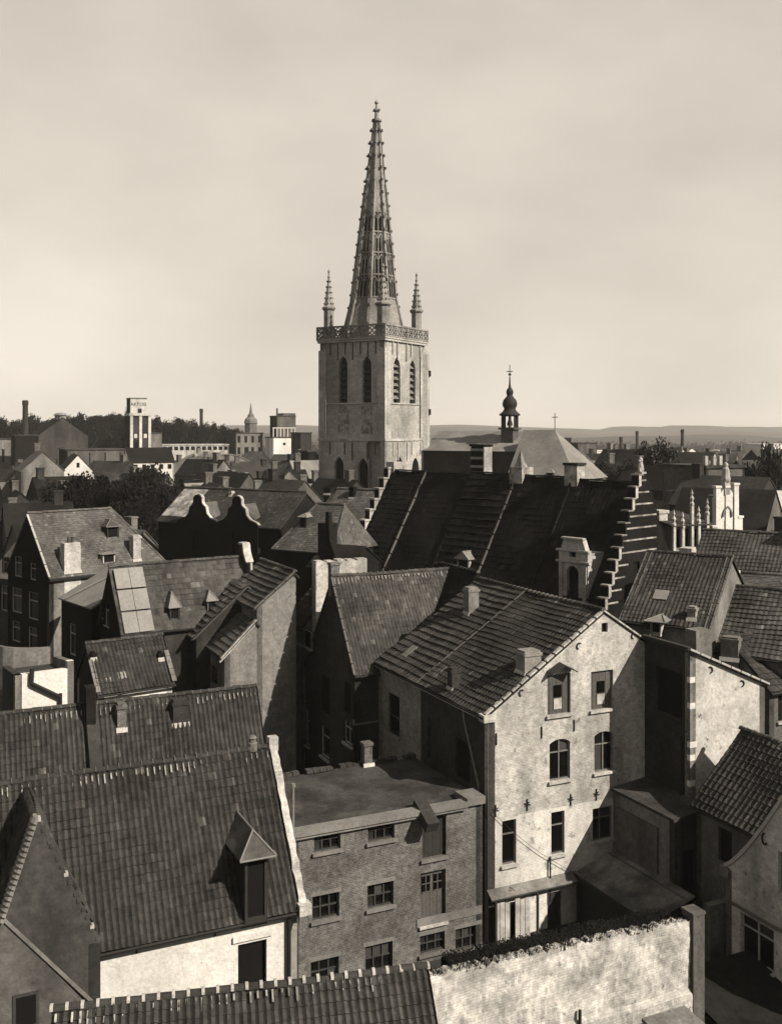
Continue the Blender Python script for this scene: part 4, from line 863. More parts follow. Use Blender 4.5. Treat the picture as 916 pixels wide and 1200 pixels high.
# ------------------------------------------------------------------ row with the stepped gables
RA = math.atan2(-.736, .677); r2 = Vector((.677,-.736)); q2 = Vector((.736,.677))
def steps_prof(W, yl, e, zr, n, right=None, rise=.35):
    pf = []; 
    for i in range(n):
        s0 = yl*i/n; z = e+(zr-e)*(i+1)/n+rise; pf += [(s0,z),(yl*(i+1)/n,z)]
    return pf
def S_():
    O = Vector((-4.67, 95.9)); xs = [0,5.3,11.1,16.4,22.3,29.1]
    labs = ['black tiled row house with pale stepped gable edge beside the church tower', 'black tiled row house second from the pale stepped gable', 'black row house whose roof shows coarse tile courses', 'black row house with plain dark roof left of the stone dormer', 'black roofed house with stone dormer and banded stepped gable']
    for i in range(5):
        L0 = xs[i+1]-xs[i]
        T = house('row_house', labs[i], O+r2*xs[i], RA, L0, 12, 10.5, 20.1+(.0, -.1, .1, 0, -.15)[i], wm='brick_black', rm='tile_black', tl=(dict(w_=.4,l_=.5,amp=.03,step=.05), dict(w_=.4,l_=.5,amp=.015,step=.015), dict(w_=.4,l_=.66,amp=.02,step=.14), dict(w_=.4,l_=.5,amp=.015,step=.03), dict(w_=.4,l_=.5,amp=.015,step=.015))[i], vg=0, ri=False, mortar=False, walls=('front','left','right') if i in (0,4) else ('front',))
        if i < 4: coping(T, (L0,-.1,10.5), (L0,6,20.25), .14, 'mortar_dull' if i in (0,2) else 'tile_dark', 'verge', .2, pieces=8)
        if i == 0:
            n = 10; pf = steps_prof(12, 6, 10.2, 20.0, n); pf += [(6,20.9),(6.8,20.9),(6.8,10)]; pf += [(12,10)]
            m_ = [(12-a, b) for a, b in pf][::-1]
            wall(T, (-.02,12), (-.02,0), 0, m_, 'brick_black', name='stepped_gable', th=.6)
            for k in range(n):
                z = 10.2+9.8*(k+1)/n+.35; y0 = 6*k/n
                build('coping_stone', M().box(-.12,.75,y0-.1,y0+.72,z,z+.16), 'stone_plain', T.e); build('step_face', M().box(.585,.66,y0,y0+.62,z-1.0,z-.003), 'stone_plain', T.e)
            part_box(T, 'chimney', 'stone_plain', -.1, 1.0, 5.8, 7.0, 19, 21.0)
        if i == 2:
            g = M(); y = 7.0; bx = lambda z0, z1: g.box(-.6,.9,y-.5,y+.5,z0,z1)
            bx(18,22.6); o = build('chimney', g, 'brick_black', T.e)
            for k in range(5): build('stone_band', M().box(-.65,.95,y-.55,y+.55,19.2+k*.75,19.42+k*.75), 'stone_plain', o)
            build('chimney_cap', M().box(-.75,1.05,y-.6,y+.6,22.6,22.8), 'brick_black', o)
            build('stone_edge', M().box(.905,1.05,y-.56,y+.5,18,22.55), 'stone_plain', o)
            dormer(T, 532, 552, 672, 655, zrise=.6, hipf=-.05, wm='plaster_a', rm='lead', ov=.2)
            g = M(); g.box(L0-.5,L0+.9,5.5,7,18.6,20.9); g.lathe(L0+.2,6.2,[(.6,20.9),(.4,21.3),(.2,21.9),(.02,22.3)],4,.78); build('chimney', g, 'stone_mid', T.e)
        if i == 4:
            part_box(T, 'chimney', 'stone_mid', -.6, .7, 5.6, 6.6, 19, 21.2); part_box(T, 'chimney_cap', 'brick_dark', -.7, .8, 5.5, 6.7, 21.2, 21.4)
            n = 11; e, zr = 10.6, 20.3; Wg = 6.7; ru = 4.7; pf = [(0,10.6)]+steps_prof(12, ru, e, zr, n)+[(ru,20.75),(5.3,20.75),(5.3,20.2),(5.7,20.2),(5.7,19.4),(6.2,19.4),(6.2,18.4),(Wg,18.4)]
            wall(T, (L0+.6,0), (L0+.6,Wg), 0, pf, 'brick_black', [('void', 3.6,12.3,4.4,14.2,{'m':1})], name='stepped_gable', th=.6)
            for k in range(n):
                z = e+(zr-e)*(k+1)/n+.35; y0 = ru*k/n; yr = (Wg if z < 18.2 else 6.2 if z < 19.2 else 5.7 if z < 20.2 else 5.3)
                st = k not in (5,6,7)
                build('coping_stone', M().box(L0-.05,L0+.68,y0-.1,y0+.52,z,z+.11), 'stone_mid', T.e)
                if st: build('step_face', M().box(L0+.59,L0+.65,y0,y0+.3,z-.8,z-.003), 'stone_plain', T.e)
                zb = z-.5
                build('stone_band', M().box(L0+.59,L0+.64,y0+(.33 if st else .1),(min(yr-.1, y0+1.6) if k < 4 else yr-.1),zb+.06,zb+.18), 'stone_mid', T.e)
            # seated beast on the top step
            g = M(); x, y = L0+.3, 5.0; g.box(x-.3,x+.3,y-.3,y+.3,20.75,20.9); g.lathe(x,y,[(.2,20.9),(.25,21.1),(.18,21.45),(.12,21.65),(.16,21.75),(.14,21.9),(.05,22.0)],8); g.bar((x,y-.08,21.25),(x+.22,y-.35,20.9),.1,.1); g.bar((x,y-.1,21.75),(x+.04,y-.3,21.72),.11,.1); build('finial_statue', g, 'stone_plain', T.e)
            # stone dormer
            p, d = T.on_plane(T.p0, T.n, 671, 700); x, y = p.x, p.y; hw = 1.35; z0, z1 = p.z-.5, Z(632, d)
            pf = [(0,z1-1.4),(.0,z1-.9),(.15,z1-.9),(.5,z1),(2.2,z1),(2.55,z1-.9),(2.7,z1-.9),(2.7,z1-1.4)]
            wall(T, (x-hw,y), (x+hw,y), z0, pf, 'stone_plain', [('void', .75,z0+.4,1.85,z1-2.0,{'m':1,'arch':'round'}), ('void', 1.0,z1-1.35,1.6,z1-.75,{'m':1,'arch':'round'})], name='stone_dormer', th=.5, rev=.35)
            g = M()
            for sx in (-1,1): g.quad((x+sx*hw,y+.5,z0),(x+sx*hw,y+.5,z1-1),(x+sx*hw,y+3.2,z1-1),(x+sx*hw,y+.5,z0-.001))
            g.slab([(x-hw,y+.5,z1-1.1),(x+hw,y+.5,z1-1.1),(x+hw,y+4,z1-.9),(x-hw,y+4,z1-.9)], .1); g.box(x-hw+.05,x+hw-.05,y+.45,y+2.6,z0,z1-1.2); build('dormer_body', g, 'stone_plain', T.e)
            for zc, ww in ((z1,1.0),(z1-.92,1.5),(z1-1.75,1.55),(z0+.2,1.5)): build('cornice', M().box(x-ww,x+ww,y-.16,y+.25,zc,zc+.14), 'stone_plain', T.e)
            for sx in (-1,1): build('pilaster', M().box(x+sx*1.1-.16,x+sx*1.1+.16,y-.1,y-.002,z0+.35,z1-1.77), 'stone_plain', T.e)
S_()

# ------------------------------------------------------------------ church
ax = Vector((.8545,-.5195)); bx2 = Vector((.5195,.8545))
def church_tower():
    C = Vector((-.95,150.0)); Lx, W = 11.5, 12.0
    T = Thing('church_tower', 'tall square stone church tower with openwork spire, corner pinnacles and pointed belfry windows', 'church tower', C-ax*Lx, AA)
    vo = {'arch': 'arch'}
    wall(T, (-.15,-.15), (Lx+.15,-.15), 0, [(0,22.5),(Lx+.3,22.5)], 'stone', [('void', 391.6,535,402.5,581, vo), ('void', 418.9,537,431.3,583, vo)], th=.8, rev=.6, name='lower_stage')
    wall(T, (Lx+.15,-.15), (Lx+.15,W+.15), 0, [(0,22.5),(W+.3,22.5)], 'stone', [('void', 463.2,535,472.6,575, vo), ('void', 482.4,536,490.8,575, vo)], th=.8, rev=.6, name='lower_stage')
    wall(T, (0,0), (Lx,0), 22.5, [(0,37.5),(Lx,37.5)], 'stone', [('void', 397,417.5,407,472, vo), ('void', 424.2,417.5,435,472, vo)], th=.8, rev=.7, name='belfry_stage')
    wall(T, (Lx,0), (Lx,W), 22.5, [(0,37.5),(W,37.5)], 'stone', [('void', 460.9,418.5,468.8,472, vo), ('void', 480,422,486.4,473, vo)], th=.8, rev=.7, name='belfry_stage')
    wall(T, (0,W), (0,0), 0, [(0,37.5),(W,37.5)], 'stone', th=.8); wall(T, (Lx,W), (0,W), 0, [(0,37.5),(Lx,37.5)], 'stone', th=.8)
    for z, o, h in ((22.5,.28,.35),(28.0,.14,.2),(37.3,.3,.35),(37.65,.42,.25)):
        build('string_course', M().box(-o,Lx+o,-o,W+o,z,z+h), 'stone_plain', T.e)
    for x0, x1, y0, y1 in ((-.18,1.2,-.18,.5),(Lx-1.2,Lx+.18,-.18,.5),(Lx-.5,Lx+.2,.55,1.5),(Lx-.5,Lx+.25,W-1.7,W+.2)):
        build('buttress', M().box(x0,x1,y0,y1,22.86,36.2), 'stone_plain', T.e)
    for a, b in ((397,417.5),(424.2,417.5)):
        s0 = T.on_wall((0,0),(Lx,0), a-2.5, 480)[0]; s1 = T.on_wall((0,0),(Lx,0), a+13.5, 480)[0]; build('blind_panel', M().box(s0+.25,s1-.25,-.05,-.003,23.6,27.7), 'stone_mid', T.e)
    for px0, px1, y0 in ((460.9,468.8,418.5),(480,486.4,422)):
        s0 = T.on_wall((Lx,0),(Lx,W), px0, 450)[0]; s1 = T.on_wall((Lx,0),(Lx,W), px1, 450)[0]
        for k in range(6):
            z = 28.8+k*.95; build('louvre', M().slab([(Lx-.15,s0+.05,z),(Lx-.15,s1-.05,z),(Lx-.6,s1-.05,z+.5),(Lx-.6,s0+.05,z+.5)], .06), 'stone_grey', T.e)
    for px0, px1, y0 in ((397,407,418.5),(424.2,435,422)):
        s0 = T.on_wall((0,0),(Lx,0), px0, 450)[0]; s1 = T.on_wall((0,0),(Lx,0), px1, 450)[0]
        for k in range(6):
            z = 28.8+k*.95; build('louvre', M().slab([(s0+.05,.3,z),(s1-.05,.3,z),(s1-.05,.66,z+.5),(s0+.05,.66,z+.5)], .06), 'iron', T.e)  # louvres on this face coloured near black to hold its shade
    for k in range(7):                                  # thin strips added for dark streaks below the string courses; front ones coloured dark
        s = 1.9+k*1.35
        for z1, z0 in ((37.2,34.6 if k % 2 else 35.4),(22.3,19.6 if k % 2 else 20.4)):
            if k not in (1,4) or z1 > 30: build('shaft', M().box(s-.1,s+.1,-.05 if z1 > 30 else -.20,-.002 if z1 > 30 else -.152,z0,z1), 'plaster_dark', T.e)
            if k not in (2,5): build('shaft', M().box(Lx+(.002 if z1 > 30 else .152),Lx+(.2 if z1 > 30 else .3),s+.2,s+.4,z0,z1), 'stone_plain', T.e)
    # stair turret at the far corner
    g = M(); g.lathe(Lx-.1,W-.2,[(.95,0),(.95,35.8),(.85,36.2),(.2,37.2)],8,.39); tr = build('stair_turret', g, 'stone', T.e)
    for z in (26.5,32.5): build('slit_window', M().box(Lx+.8,Lx+1.02,W-.2,W+.15,z,z+.9), 'void', tr)
    # pierced balustrade
    zb, zt = 37.9, 39.75; o = .3
    for (x0,y0),(x1,y1) in (((-o,-o),(Lx+o,-o)),((Lx+o,-o),(Lx+o,W+o)),((Lx+o,W+o),(-o,W+o)),((-o,W+o),(-o,-o))):
        g = M(); p = Vector((x0,y0,0)); q = Vector((x1,y1,0)); d = q-p; n = 8; U = lambda f, z: p+d*f+Vector((0,0,z))
        g.bar(U(0,zt-.1),U(1,zt-.1),.36,.25); g.bar(U(0,zb+.1),U(1,zb+.1),.36,.2)
        bl = build('balustrade', g, 'stone_spire', T.e)
        for i in range(n):
            f0, f1 = i/n, (i+1)/n; g = M(); g.bar(U(f0,zb),U(f0,zt),.26,.26); fm_ = (f0+f1)/2
            g.bar(U(f0,zb+.2),U(f1,zt-.2),.14,.14); g.bar(U(f1,zb+.2),U(f0,zt-.2),.14,.14)
            for a, b, c0, d0 in ((f0,(zb+zt)/2,fm_,zt-.2),(fm_,zt-.2,f1,(zb+zt)/2),(f0,(zb+zt)/2,fm_,zb+.2),(fm_,zb+.2,f1,(zb+zt)/2)): g.bar(U(a,b),U(c0,d0),.12,.12)
            build('tracery_panel', g, 'stone_spire', bl)
    # corner pinnacles
    for (x, y, k) in ((.95,.95,.92),(Lx-.6,.6,1.08),(Lx-.95,W-.95,.92),(.95,W-.95,.92)):
        zr = 42.6; g = M(); g.lathe(x,y,[(.85*k,37.9),(.85*k,zr-.3),(1.15*k,zr),(1.15*k,zr+.25),(.78*k,zr+.5),(.5*k,zr+2.4),(.14,zr+4.7),(.24,zr+4.9),(.12,zr+5.1),(.1,zr+5.5),(.22,zr+5.7),(.03,zr+6.1)],8,.39)
        pn = build('pinnacle', g, 'stone_spire', T.e); g = M()
        for j in range(5):
            r = (.75-.12*j)*k; z = zr+.7+j*.85
            for a in range(8):
                t = .39+a*math.pi/4; g.box(x+r*math.cos(t)-.1,x+r*math.cos(t)+.1,y+r*math.sin(t)-.1,y+r*math.sin(t)+.1,z,z+.2)
        kind(build('crockets', g, 'stone_grey', pn), 'stuff')
    # openwork spire, leaning a little
    cx, cy = 5.75, 6.0; ln = (.0135,.008); Z0 = 38.0
    rad = lambda z: 4.3-(z-39.9)*.21 if z < 44 else 3.45-(z-44)*3.05/27.7
    def pt(k, z, r=None): t = .3927+k*math.pi/4; r = rad(z) if r is None else r; return Vector((cx+r*math.cos(t)+ln[0]*(z-Z0), cy+r*math.sin(t)+ln[1]*(z-Z0), z))
    g = M()
    for k in range(8): g.quad(pt(k,38,4.9),pt(k+1,38,4.9),pt(k+1,44.3),pt(k,44.3))
    build('spire_base', g, 'stone_spire', T.e); g = M()
    for k in range(8): g.quad(pt(k,57.5,rad(57.5)),pt(k+1,57.5,rad(57.5)),pt(k+1,71.7),pt(k,71.7))
    sp = build('spire', g, 'stone_spire', T.e)
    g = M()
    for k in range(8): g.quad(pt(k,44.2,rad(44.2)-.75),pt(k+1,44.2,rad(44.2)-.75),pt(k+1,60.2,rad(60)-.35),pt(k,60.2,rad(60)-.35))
    build('spire_shade_core', g, 'void', sp)  # black cone added inside the openwork for the shade in its slots
    for k in range(8):
        g = M(); zs = [38.0,44,50,56,62,68,71.7]
        for a, b in zip(zs, zs[1:]): g.bar(pt(k,a,4.9 if a < 39 else rad(a)),pt(k,b),.5-.006*(a-38)*1.0-.2*(a > 60),.5-.2*(a > 60))
        build('rib', g, 'stone_spire', sp)
        g = M(); tiers = [44.3,47.8,51.2,54.4,57.5]
        for a, b in zip(tiers, tiers[1:]):
            mid = lambda f, z: pt(k,z).lerp(pt(k+1,z), f)
            g.bar(mid(.5,a),mid(.5,b),.14,.2); g.bar(mid(0,b),mid(1,b),.18,.22)
            if a < 52: g.bar(mid(.25,a),mid(.25,b-.8),.12,.16); g.bar(mid(.75,a),mid(.75,b-.8),.12,.16)
            for f in (0,.5): g.bar(mid(f+.03,b-1.1),mid(f+.25,b-.25),.16,.16); g.bar(mid(f+.25,b-.25),mid(f+.47,b-1.1),.16,.16)
            if a < 45: g.bar(mid(0,a),mid(1,a),.22,.25)
        build('tracery', g, 'stone_spire', sp)
    g = M()
    for j in range(15):
        z = 43+j*1.95
        for k in range(8):
            p = pt(k, z, rad(z)+.28); g.box(p.x-.17,p.x+.17,p.y-.17,p.y+.17,z-.1,z+.22); q = pt(k,z,rad(z)-.05); g.bar(q,p,.14,.14)
    kind(build('crockets', g, 'stone_grey', sp), 'stuff')
    tp = pt(0,71.7,0); g = M(); g.lathe(tp.x,tp.y,[(.42,71.6),(.8,71.75),(.8,72.05),(.35,72.25),(.28,73.2),(.5,73.4),(.5,73.6),(.2,73.8),(.16,74.4),(.34,74.6),(.34,74.75),(.04,75.2)],8,.39)
    for t in range(4): a = t*math.pi/2; g.box(tp.x+.5*math.cos(a)-.12,tp.x+.5*math.cos(a)+.12,tp.y+.5*math.sin(a)-.12,tp.y+.5*math.sin(a)+.12,73.35,73.65)
    build('finial', g, 'stone_spire', sp)
church_tower()
def church():
    O = Vector((4.9,159.3))
    T = house('church_nave', 'long church nave with smooth grey roof right of the tower', O, AA, 17, 11, 21.05, 23.95, wm='slate_grey', rm='lead', tl=None, ridge=False, cat='church', wms={'front': 'brick_dark'})
    O2 = Vector(XY(594,146.3))
    T = house('church_choir', 'hipped grey choir roof of the church carrying a cross', O2, AA, 10.4, 12, 17.4, 24.1, hip=(0,5.6), wm='stone_grey', rm='lead', tl=None, ridge=False, cat='church')
    g = M(); x = 4.8; y = 6; g.tube((x,y,24),(x,y,26.6),.06); g.bar((x-.45,y,26.0),(x+.45,y,26.0),.1,.1); build('cross', g, 'iron', T.e)
    dormer(T, 640, 648, 560, 554, zrise=.4, hipf=.3, wm='wood_dark')
    B = Thing('bell_turret', 'slender onion domed bell turret with cross on the church roof', 'bell turret', Vector(XY(597,155)), AA)
    g = M(); g.box(-1.0,1.0,-1.0,1.0,20,24.2); g.box(-1.3,1.3,-1.3,1.3,24.2,24.5); build('turret_base', g, 'slate_grey', B.e)
    for k in range(8):
        t = .39+k*math.pi/4; x, y = 1.12*math.cos(t), 1.12*math.sin(t); build('post', M().box(x-.13,x+.13,y-.13,y+.13,24.5,26.3), 'wood_dark', B.e)
    g = M(); g.lathe(0,0,[(1.1,26.2),(1.62,26.35),(1.55,26.55),(1.05,26.95),(.85,27.35),(1.08,27.8),(1.12,28.2),(.95,28.7),(.6,29.1),(.42,29.35),(.5,29.6),(.55,29.9),(.45,30.25),(.2,30.6),(.13,31.2),(.09,32.2)],16); build('dome', g, 'iron', B.e, smooth=True)
    g = M(); g.lathe(0,0,[(.45,24.8),(.4,25.2),(.25,25.6),(.05,25.8)],10); build('bell', g, 'iron', B.e)
    g = M(); g.tube((0,0,32.1),(0,0,34.0),.06); g.bar((-.5,0,33.0),(.5,0,33.0),.12,.12); g.box(-.16,.16,-.16,.16,32.4,32.7); build('cross', g, 'iron', B.e)
church()

# ------------------------------------------------------------------ houses between row and tower
def mid_left():
    d0 = 97; O = Vector(XY(186,d0+7)); Lx = 15.5
    T = house('scroll_gable_house', 'long shadowed house with two dark scrolled gables in front of sunlit roof', O, AA, Lx, 8, 15.0, 18.0, wm='brick_black', rm='tile', tl=FLATT, wms={'front': 'brick_black'}, mortar=False, fm='frame_dark')
    for px, apex in ((231,579.5),(277,581.5)):
        s, z = T.on_wall((0,-.4),(Lx,-.4), px, apex); w_ = 2.6; h = z-14.6
        b0 = 15.0; H = z-b0; half = [(-w_,b0),(-2.35,b0+.08*H),(-1.6,b0+.17*H),(-1.15,b0+.32*H),(-1.0,b0+.55*H),(-.66,b0+.64*H),(-.52,b0+.72*H),(-.52,b0+.88*H),(-.32,b0+.97*H),(0,z)]
        pf = [(w_+a, b) for a, b in half]+[(w_-a, b) for a, b in half[-2::-1]]
        wall(T, (s-w_,-.4), (s+w_,-.4), 0, pf, 'brick_black', [('void', w_-.5,12.2,w_+.5,14.2,{'m':1})], name='scroll_gable', th=.5)
        for (a, b), (c0, d1) in zip(pf[len(pf)//2:], pf[len(pf)//2+1:]): build('coping', M().bar((s-w_+a,-.12,b+.04),(s-w_+c0,-.12,d1+.04),.4,.09), 'stone_plain', T.e)  # pale copings on the right halves only, colouring in their lit edges
        build('gable_roof', M().slab([(s,.1,z-.9),(s-w_*.7,.1,15.4),(s-w_*.7,1.0,15.7),(s,3.8,z-.9)], .1).slab([(s+w_*.7,.1,15.4),(s,.1,z-.9),(s,3.8,z-.9),(s+w_*.7,1.0,15.7)], .1), 'slate_grey', T.e)
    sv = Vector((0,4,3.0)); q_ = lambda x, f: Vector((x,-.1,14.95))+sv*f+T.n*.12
    build('sunlit_slates', M().slab([q_(.1,.12),q_(3.3,.12),q_(3.3,.97),q_(.1,.97)], .06, T.n), 'stone_mid', T.e)  # pale sheet laid on to paint the sunlit patch of slates
    chimney(T, 268,272,582,576, 'plaster_a', .5)
    T = house('hip_roof_house', 'dim hip roofed house below the church tower', Vector(XY(322,92)), AA, 6.2, 7, 13.6, 17.3, hip=(2.2,1.0), wm='brick_black', rm='slate_grey', tl=FLATT, mortar=False)
    dormer(T, 350, 360, 618, 606, zrise=.3, hipf=.4)
    T = house('dark_gablet_house', 'dark narrow gabled house in front of the hip roofed house', Vector(XY(362,86)), AA, 4, 5, 12.8, 14.3, wm='brick_black', rm='tile_dark', tl=None, ridge=False)
    g = M(); g.slab([(1.0,-.3,0),(3.2,-.3,0),(3.2,-.3,12.8),(2.3,-.3,15.0),(2.2,-.3,17.3),(1.9,-.3,17.3),(1.8,-.3,15.0),(1.0,-.3,12.8)], .5, (0,-1,0)); build('gable_wall', g, 'brick_black', T.e)
    part_box(T, 'chimney', 'brick_black', .2, 1.5, 1, 2, 12, 16.2)
    T = house('pale_slope_house', 'plain pale roof slope striped by the stepped gable shadow', Vector(XY(374,106)), AA, 4.6, 7, 14.0, 17.8, wm='brick_dark', rm='slate_grey', tl=FLATT, mortar=False)
    chimney(T, 408,415,585,571, 'brick_black', .6); 
    T = house('low_ridge_house', 'low shadowed house with dented ridge just below the church tower', Vector(XY(372,118)), AA, 9, 6, 14.2, 16.6, wm='brick_dark', rm='tile', tl=None, ridge=False)
    chimney(T, 378,388,580,572, 'brick_black', .7); chimney(T, 408,414,588,575, 'brick_black', .7)
mid_left()
def mid_right():
    T = Thing('gothic_gable', 'white gothic revival gable with turrets, lancet window and crowning statue', 'gable', Vector(XY(835,86)), UA)
    k = 86/1200; W = 2.9
    wall(T, (.45,0), (.45+2.1,0), 0, [(0,18.3),(1.05,19.5),(2.1,18.3)], 'chalk', [('void', .75,13.6,1.35,16.8,{'m':1,'arch':'arch'})], th=.6, rev=.3)
    wall(T, (2.55,0), (2.55,3), 0, [(0,18.4),(3,18.4)], 'plaster_grey', th=.4)
    for x, zt, r in ((.1,15.9,.22),(.5,19.2,.25),(1.5,19.2,.2),(2.5,19.4,.25),(2.95,16.6,.22)):
        g = M(); g.box(x-r,x+r,-.1,.25,0,zt); g.box(x-r-.08,x+r+.08,-.16,.33,zt,zt+.18); build('turret', g, 'chalk', T.e)
    l_, r_ = arch_pts(.55,1.55,17.6,'arch'); g = M()
    for q in (l_, r_):
        for a, b in zip(q, q[1:]): g.bar((a[0]+.45,-.08,a[1]),(b[0]+.45,-.08,b[1]),.12,.14)
    build('hood_mould', g, 'stone_grey', T.e)
    g = M(); g.box(1.2,1.8,-.1,.4,18.6,19.7); g.lathe(1.5,.12,[(.34,19.7),(.4,19.9),(.32,20.3),(.26,20.8),(.17,20.95),(.2,21.1),(.16,21.25),(.05,21.35)],8); g.bar((1.5,.1,20.6),(1.85,-.05,20.35),.13,.13); build('statue', g, 'stone_plain', T.e)
    T = house('shaded_tile_house', 'tile roofed house with broad shadow in front of the gothic gable', Vector(XY(806,72)), AA, 8.0, 9, 13.4, 16.6, wm='plaster_a', rm='tile_light', tl=dict(w_=.28,l_=.36,amp=.04,step=.03))
    coping(T, (7.6,-.2,13.4), (7.6,4.5,16.8), .2, 'mortar', 'verge', .12, pieces=6); part_box(T, 'chimney', 'plaster_grey', 6.8, 8.3, 3.4, 4.6, 14, 18.0)
    part_box(T, 'chimney', 'plaster_a', -1.0, -.1, 1.2, 2.4, 0, 15.6)
    T = house('light_roof_house', 'pale low pitched roof at the edge beside the striped roof', Vector(XY(852,66)), AA, 8, 7, 12.9, 14.4, wm='plaster_grey', rm='slate_grey', tl=FLATT, mortar=False)
    g = M(); g.box(-1.6,-.2,.6,1.6,10,14.7); build('chimney', g, 'brick_black', T.e); part_box(T, 'chimney_pot', 'chalk', -.1, .5, .8, 1.3, 13.4, 14.9)
    # gallery with finial topped posts
    T = Thing('finial_gallery', 'row of tall windows between posts with pointed finials beside the banded stepped gable', 'gallery', Vector(XY(786,82)), UA)
    wall(T, (0,0), (3.9,0), 0, [(0,16.4),(3.9,16.4)], 'plaster_grey', [('void', .35+i*.9,14.6,.95+i*.9,16.1,{'m':1}) for i in range(4)], th=.4)
    build('ledge', M().box(-.2,4.1,-.5,.1,13.9,14.4), 'stone_plain', T.e); build('roof', M().slab([(-.2,-.3,16.45),(4.1,-.3,16.45),(4.1,4,17.2),(-.2,4,17.2)], .12), 'tile', T.e)
    for i, (x, zt) in enumerate(((.15,16.4),(1.05,16.2),(2.0,18.0),(2.7,16.6),(3.6,17.2))):
        g = M(); g.box(x-.12,x+.12,-.25,-.01,12.5,zt); g.lathe(x,-.13,[(.2,zt),(.2,zt+.15),(.1,zt+.3),(.2,zt+.55),(.06,zt+.8),(.12,zt+.95),(.02,zt+1.3)],6); build('finial_post', g, 'stone_plain', T.e)
    T = Thing('pale_chimney', 'stout pale chimney stack beside the banded stepped gable', 'chimney', Vector(XY(772,83)), UA)
    g = M(); g.box(0,.85,0,.9,0,17.3); g.box(-.08,.95,-.08,1.0,17.3,17.55); build('stack', g, 'plaster_a', T.e)
mid_right()

# ------------------------------------------------------------------ town further off
TOWN = {'L': ('crowded distant town house left of the church tower', 'distant town houses left of the tower'), 'R': ('crowded distant town house beyond the banded stepped gable', 'distant town houses right of the church')}
def town_house(px, d, zr, L0, W0, ang, rm, wm, key, e=None, win=True, zc=True):
    lab, grp = TOWN[key]
    lab = 'distant town house with '+{'tile':'tiled','tile_dark':'dark tiled','slate_grey':'grey slate','tile_light':'weathered tile','lead':'smooth grey'}[rm]+' roof and '+{'plaster_grey':'grey plaster','brick_dark':'dark brick','plaster_mid':'dull plaster','white_wall':'whitewashed'}[wm]+' wall '+('left of the church tower' if key == 'L' else 'beyond the banded gable'); e = zr-W0*.45 if e is None else e
    T = house('town_house', lab, Vector(XY(px,d)), ang, L0, W0, e, zr, wm=wm, rm=rm, tl=None, ridge=False, gut=False, ov=.25, walls=('front','left','right'), group=grp,
              ops={'front': [('void', L0*(i+.5)/3-.5, e-2.3, L0*(i+.5)/3+.5, e-.7, {'m': 1}) for i in range(3)] if win else []})
    if zc:
        x = random.choice((.15,.8))*L0; g = M(); g.box(x-.5,x+.5,W0/2-.4,W0/2+.5,zr-1,zr+1.2); g.box(x-.58,x+.58,W0/2-.48,W0/2+.58,zr+1.2,zr+1.4); build('chimney', g, random.choice(('brick_dark','plaster_grey','brick_grey')), T.e)
    return T
random.seed(21)
angs = (UA, AA, NA, PA, RA)
spots = [(-30,128,14.5),(8,118,15.4),(-12,104,13.0),(26,112,13.5),(40,106,14.0),(66,114,13.2),(100,112,12.6),(15,150,15.5),(45,165,14.5),(-10,190,17),(20,215,16.5),(60,185,14.5),(112,190,13.6),(128,170,13.8),(205,175,15.0),(222,200,16.0),(232,160,14.8),(250,185,15.5),(262,150,14.2),(275,210,16.6),(285,170,15.6),(300,150,15.2),(300,230,17.5),(318,180,17.0),(330,160,16.6),(335,215,19.0),(348,190,18.4),(352,150,17.0),(310,260,18.0),(190,240,17.0),(215,260,17.5),(140,205,15.2),(165,260,17)]
_r = random.Random(33)
for i in range(46):
    d = _r.uniform(135,330); spots.append((_r.uniform(195,368) if i % 3 else _r.uniform(-20,120), d, Z(_r.uniform(528,566) if d > 180 else _r.uniform(552,574), d)))
for i, (px, d, z) in enumerate(spots):
    town_house(px, d, z, random.uniform(7,11), random.uniform(6.5,8.5), random.choice(angs), random.choice(('tile','tile_dark','slate_grey','tile_light','lead') if d > 130 else ('tile_dark','tile','slate_grey')), random.choice(('plaster_grey','brick_dark','plaster_mid','white_wall') if d > 165 else ('brick_dark','plaster_mid')), 'L')
spots = [(672,200,14.0),(690,230,15.0),(705,180,13.6),(725,215,15.2),(735,160,13.0),(760,190,14.2),(768,140,13.8),(780,230,16),(790,125,13.4),(800,170,15.0),(815,200,15.4),(820,140,14.6),(835,160,16.2),(842,240,17.0),(850,125,14.0),(862,185,15.8),(870,145,14.8),(880,220,16.5),(888,170,15.2),(895,105,13.2),(905,130,14.5),(915,190,16),(660,260,16),(700,290,17.5),(740,280,17),(790,300,17.5),(840,320,18),(890,290,17.5),(930,240,16.5),(870,95,14.6),(905,88,13.6)]
for i in range(50):
    d = _r.uniform(120,420); spots.append((_r.uniform(665,930), d, Z(_r.uniform(526,545) if d > 220 else _r.uniform(540,585), d)))
for i, (px, d, z) in enumerate(spots):
    town_house(px, d, z, random.uniform(7,12), random.uniform(6.5,8.5), random.choice(angs), random.choice(('tile','tile_dark','tile_light','tile_dark','slate_grey')), random.choice(('plaster_grey','brick_dark','plaster_mid','white_wall') if d > 220 else ('brick_dark','plaster_mid','brick_dark')), 'R')

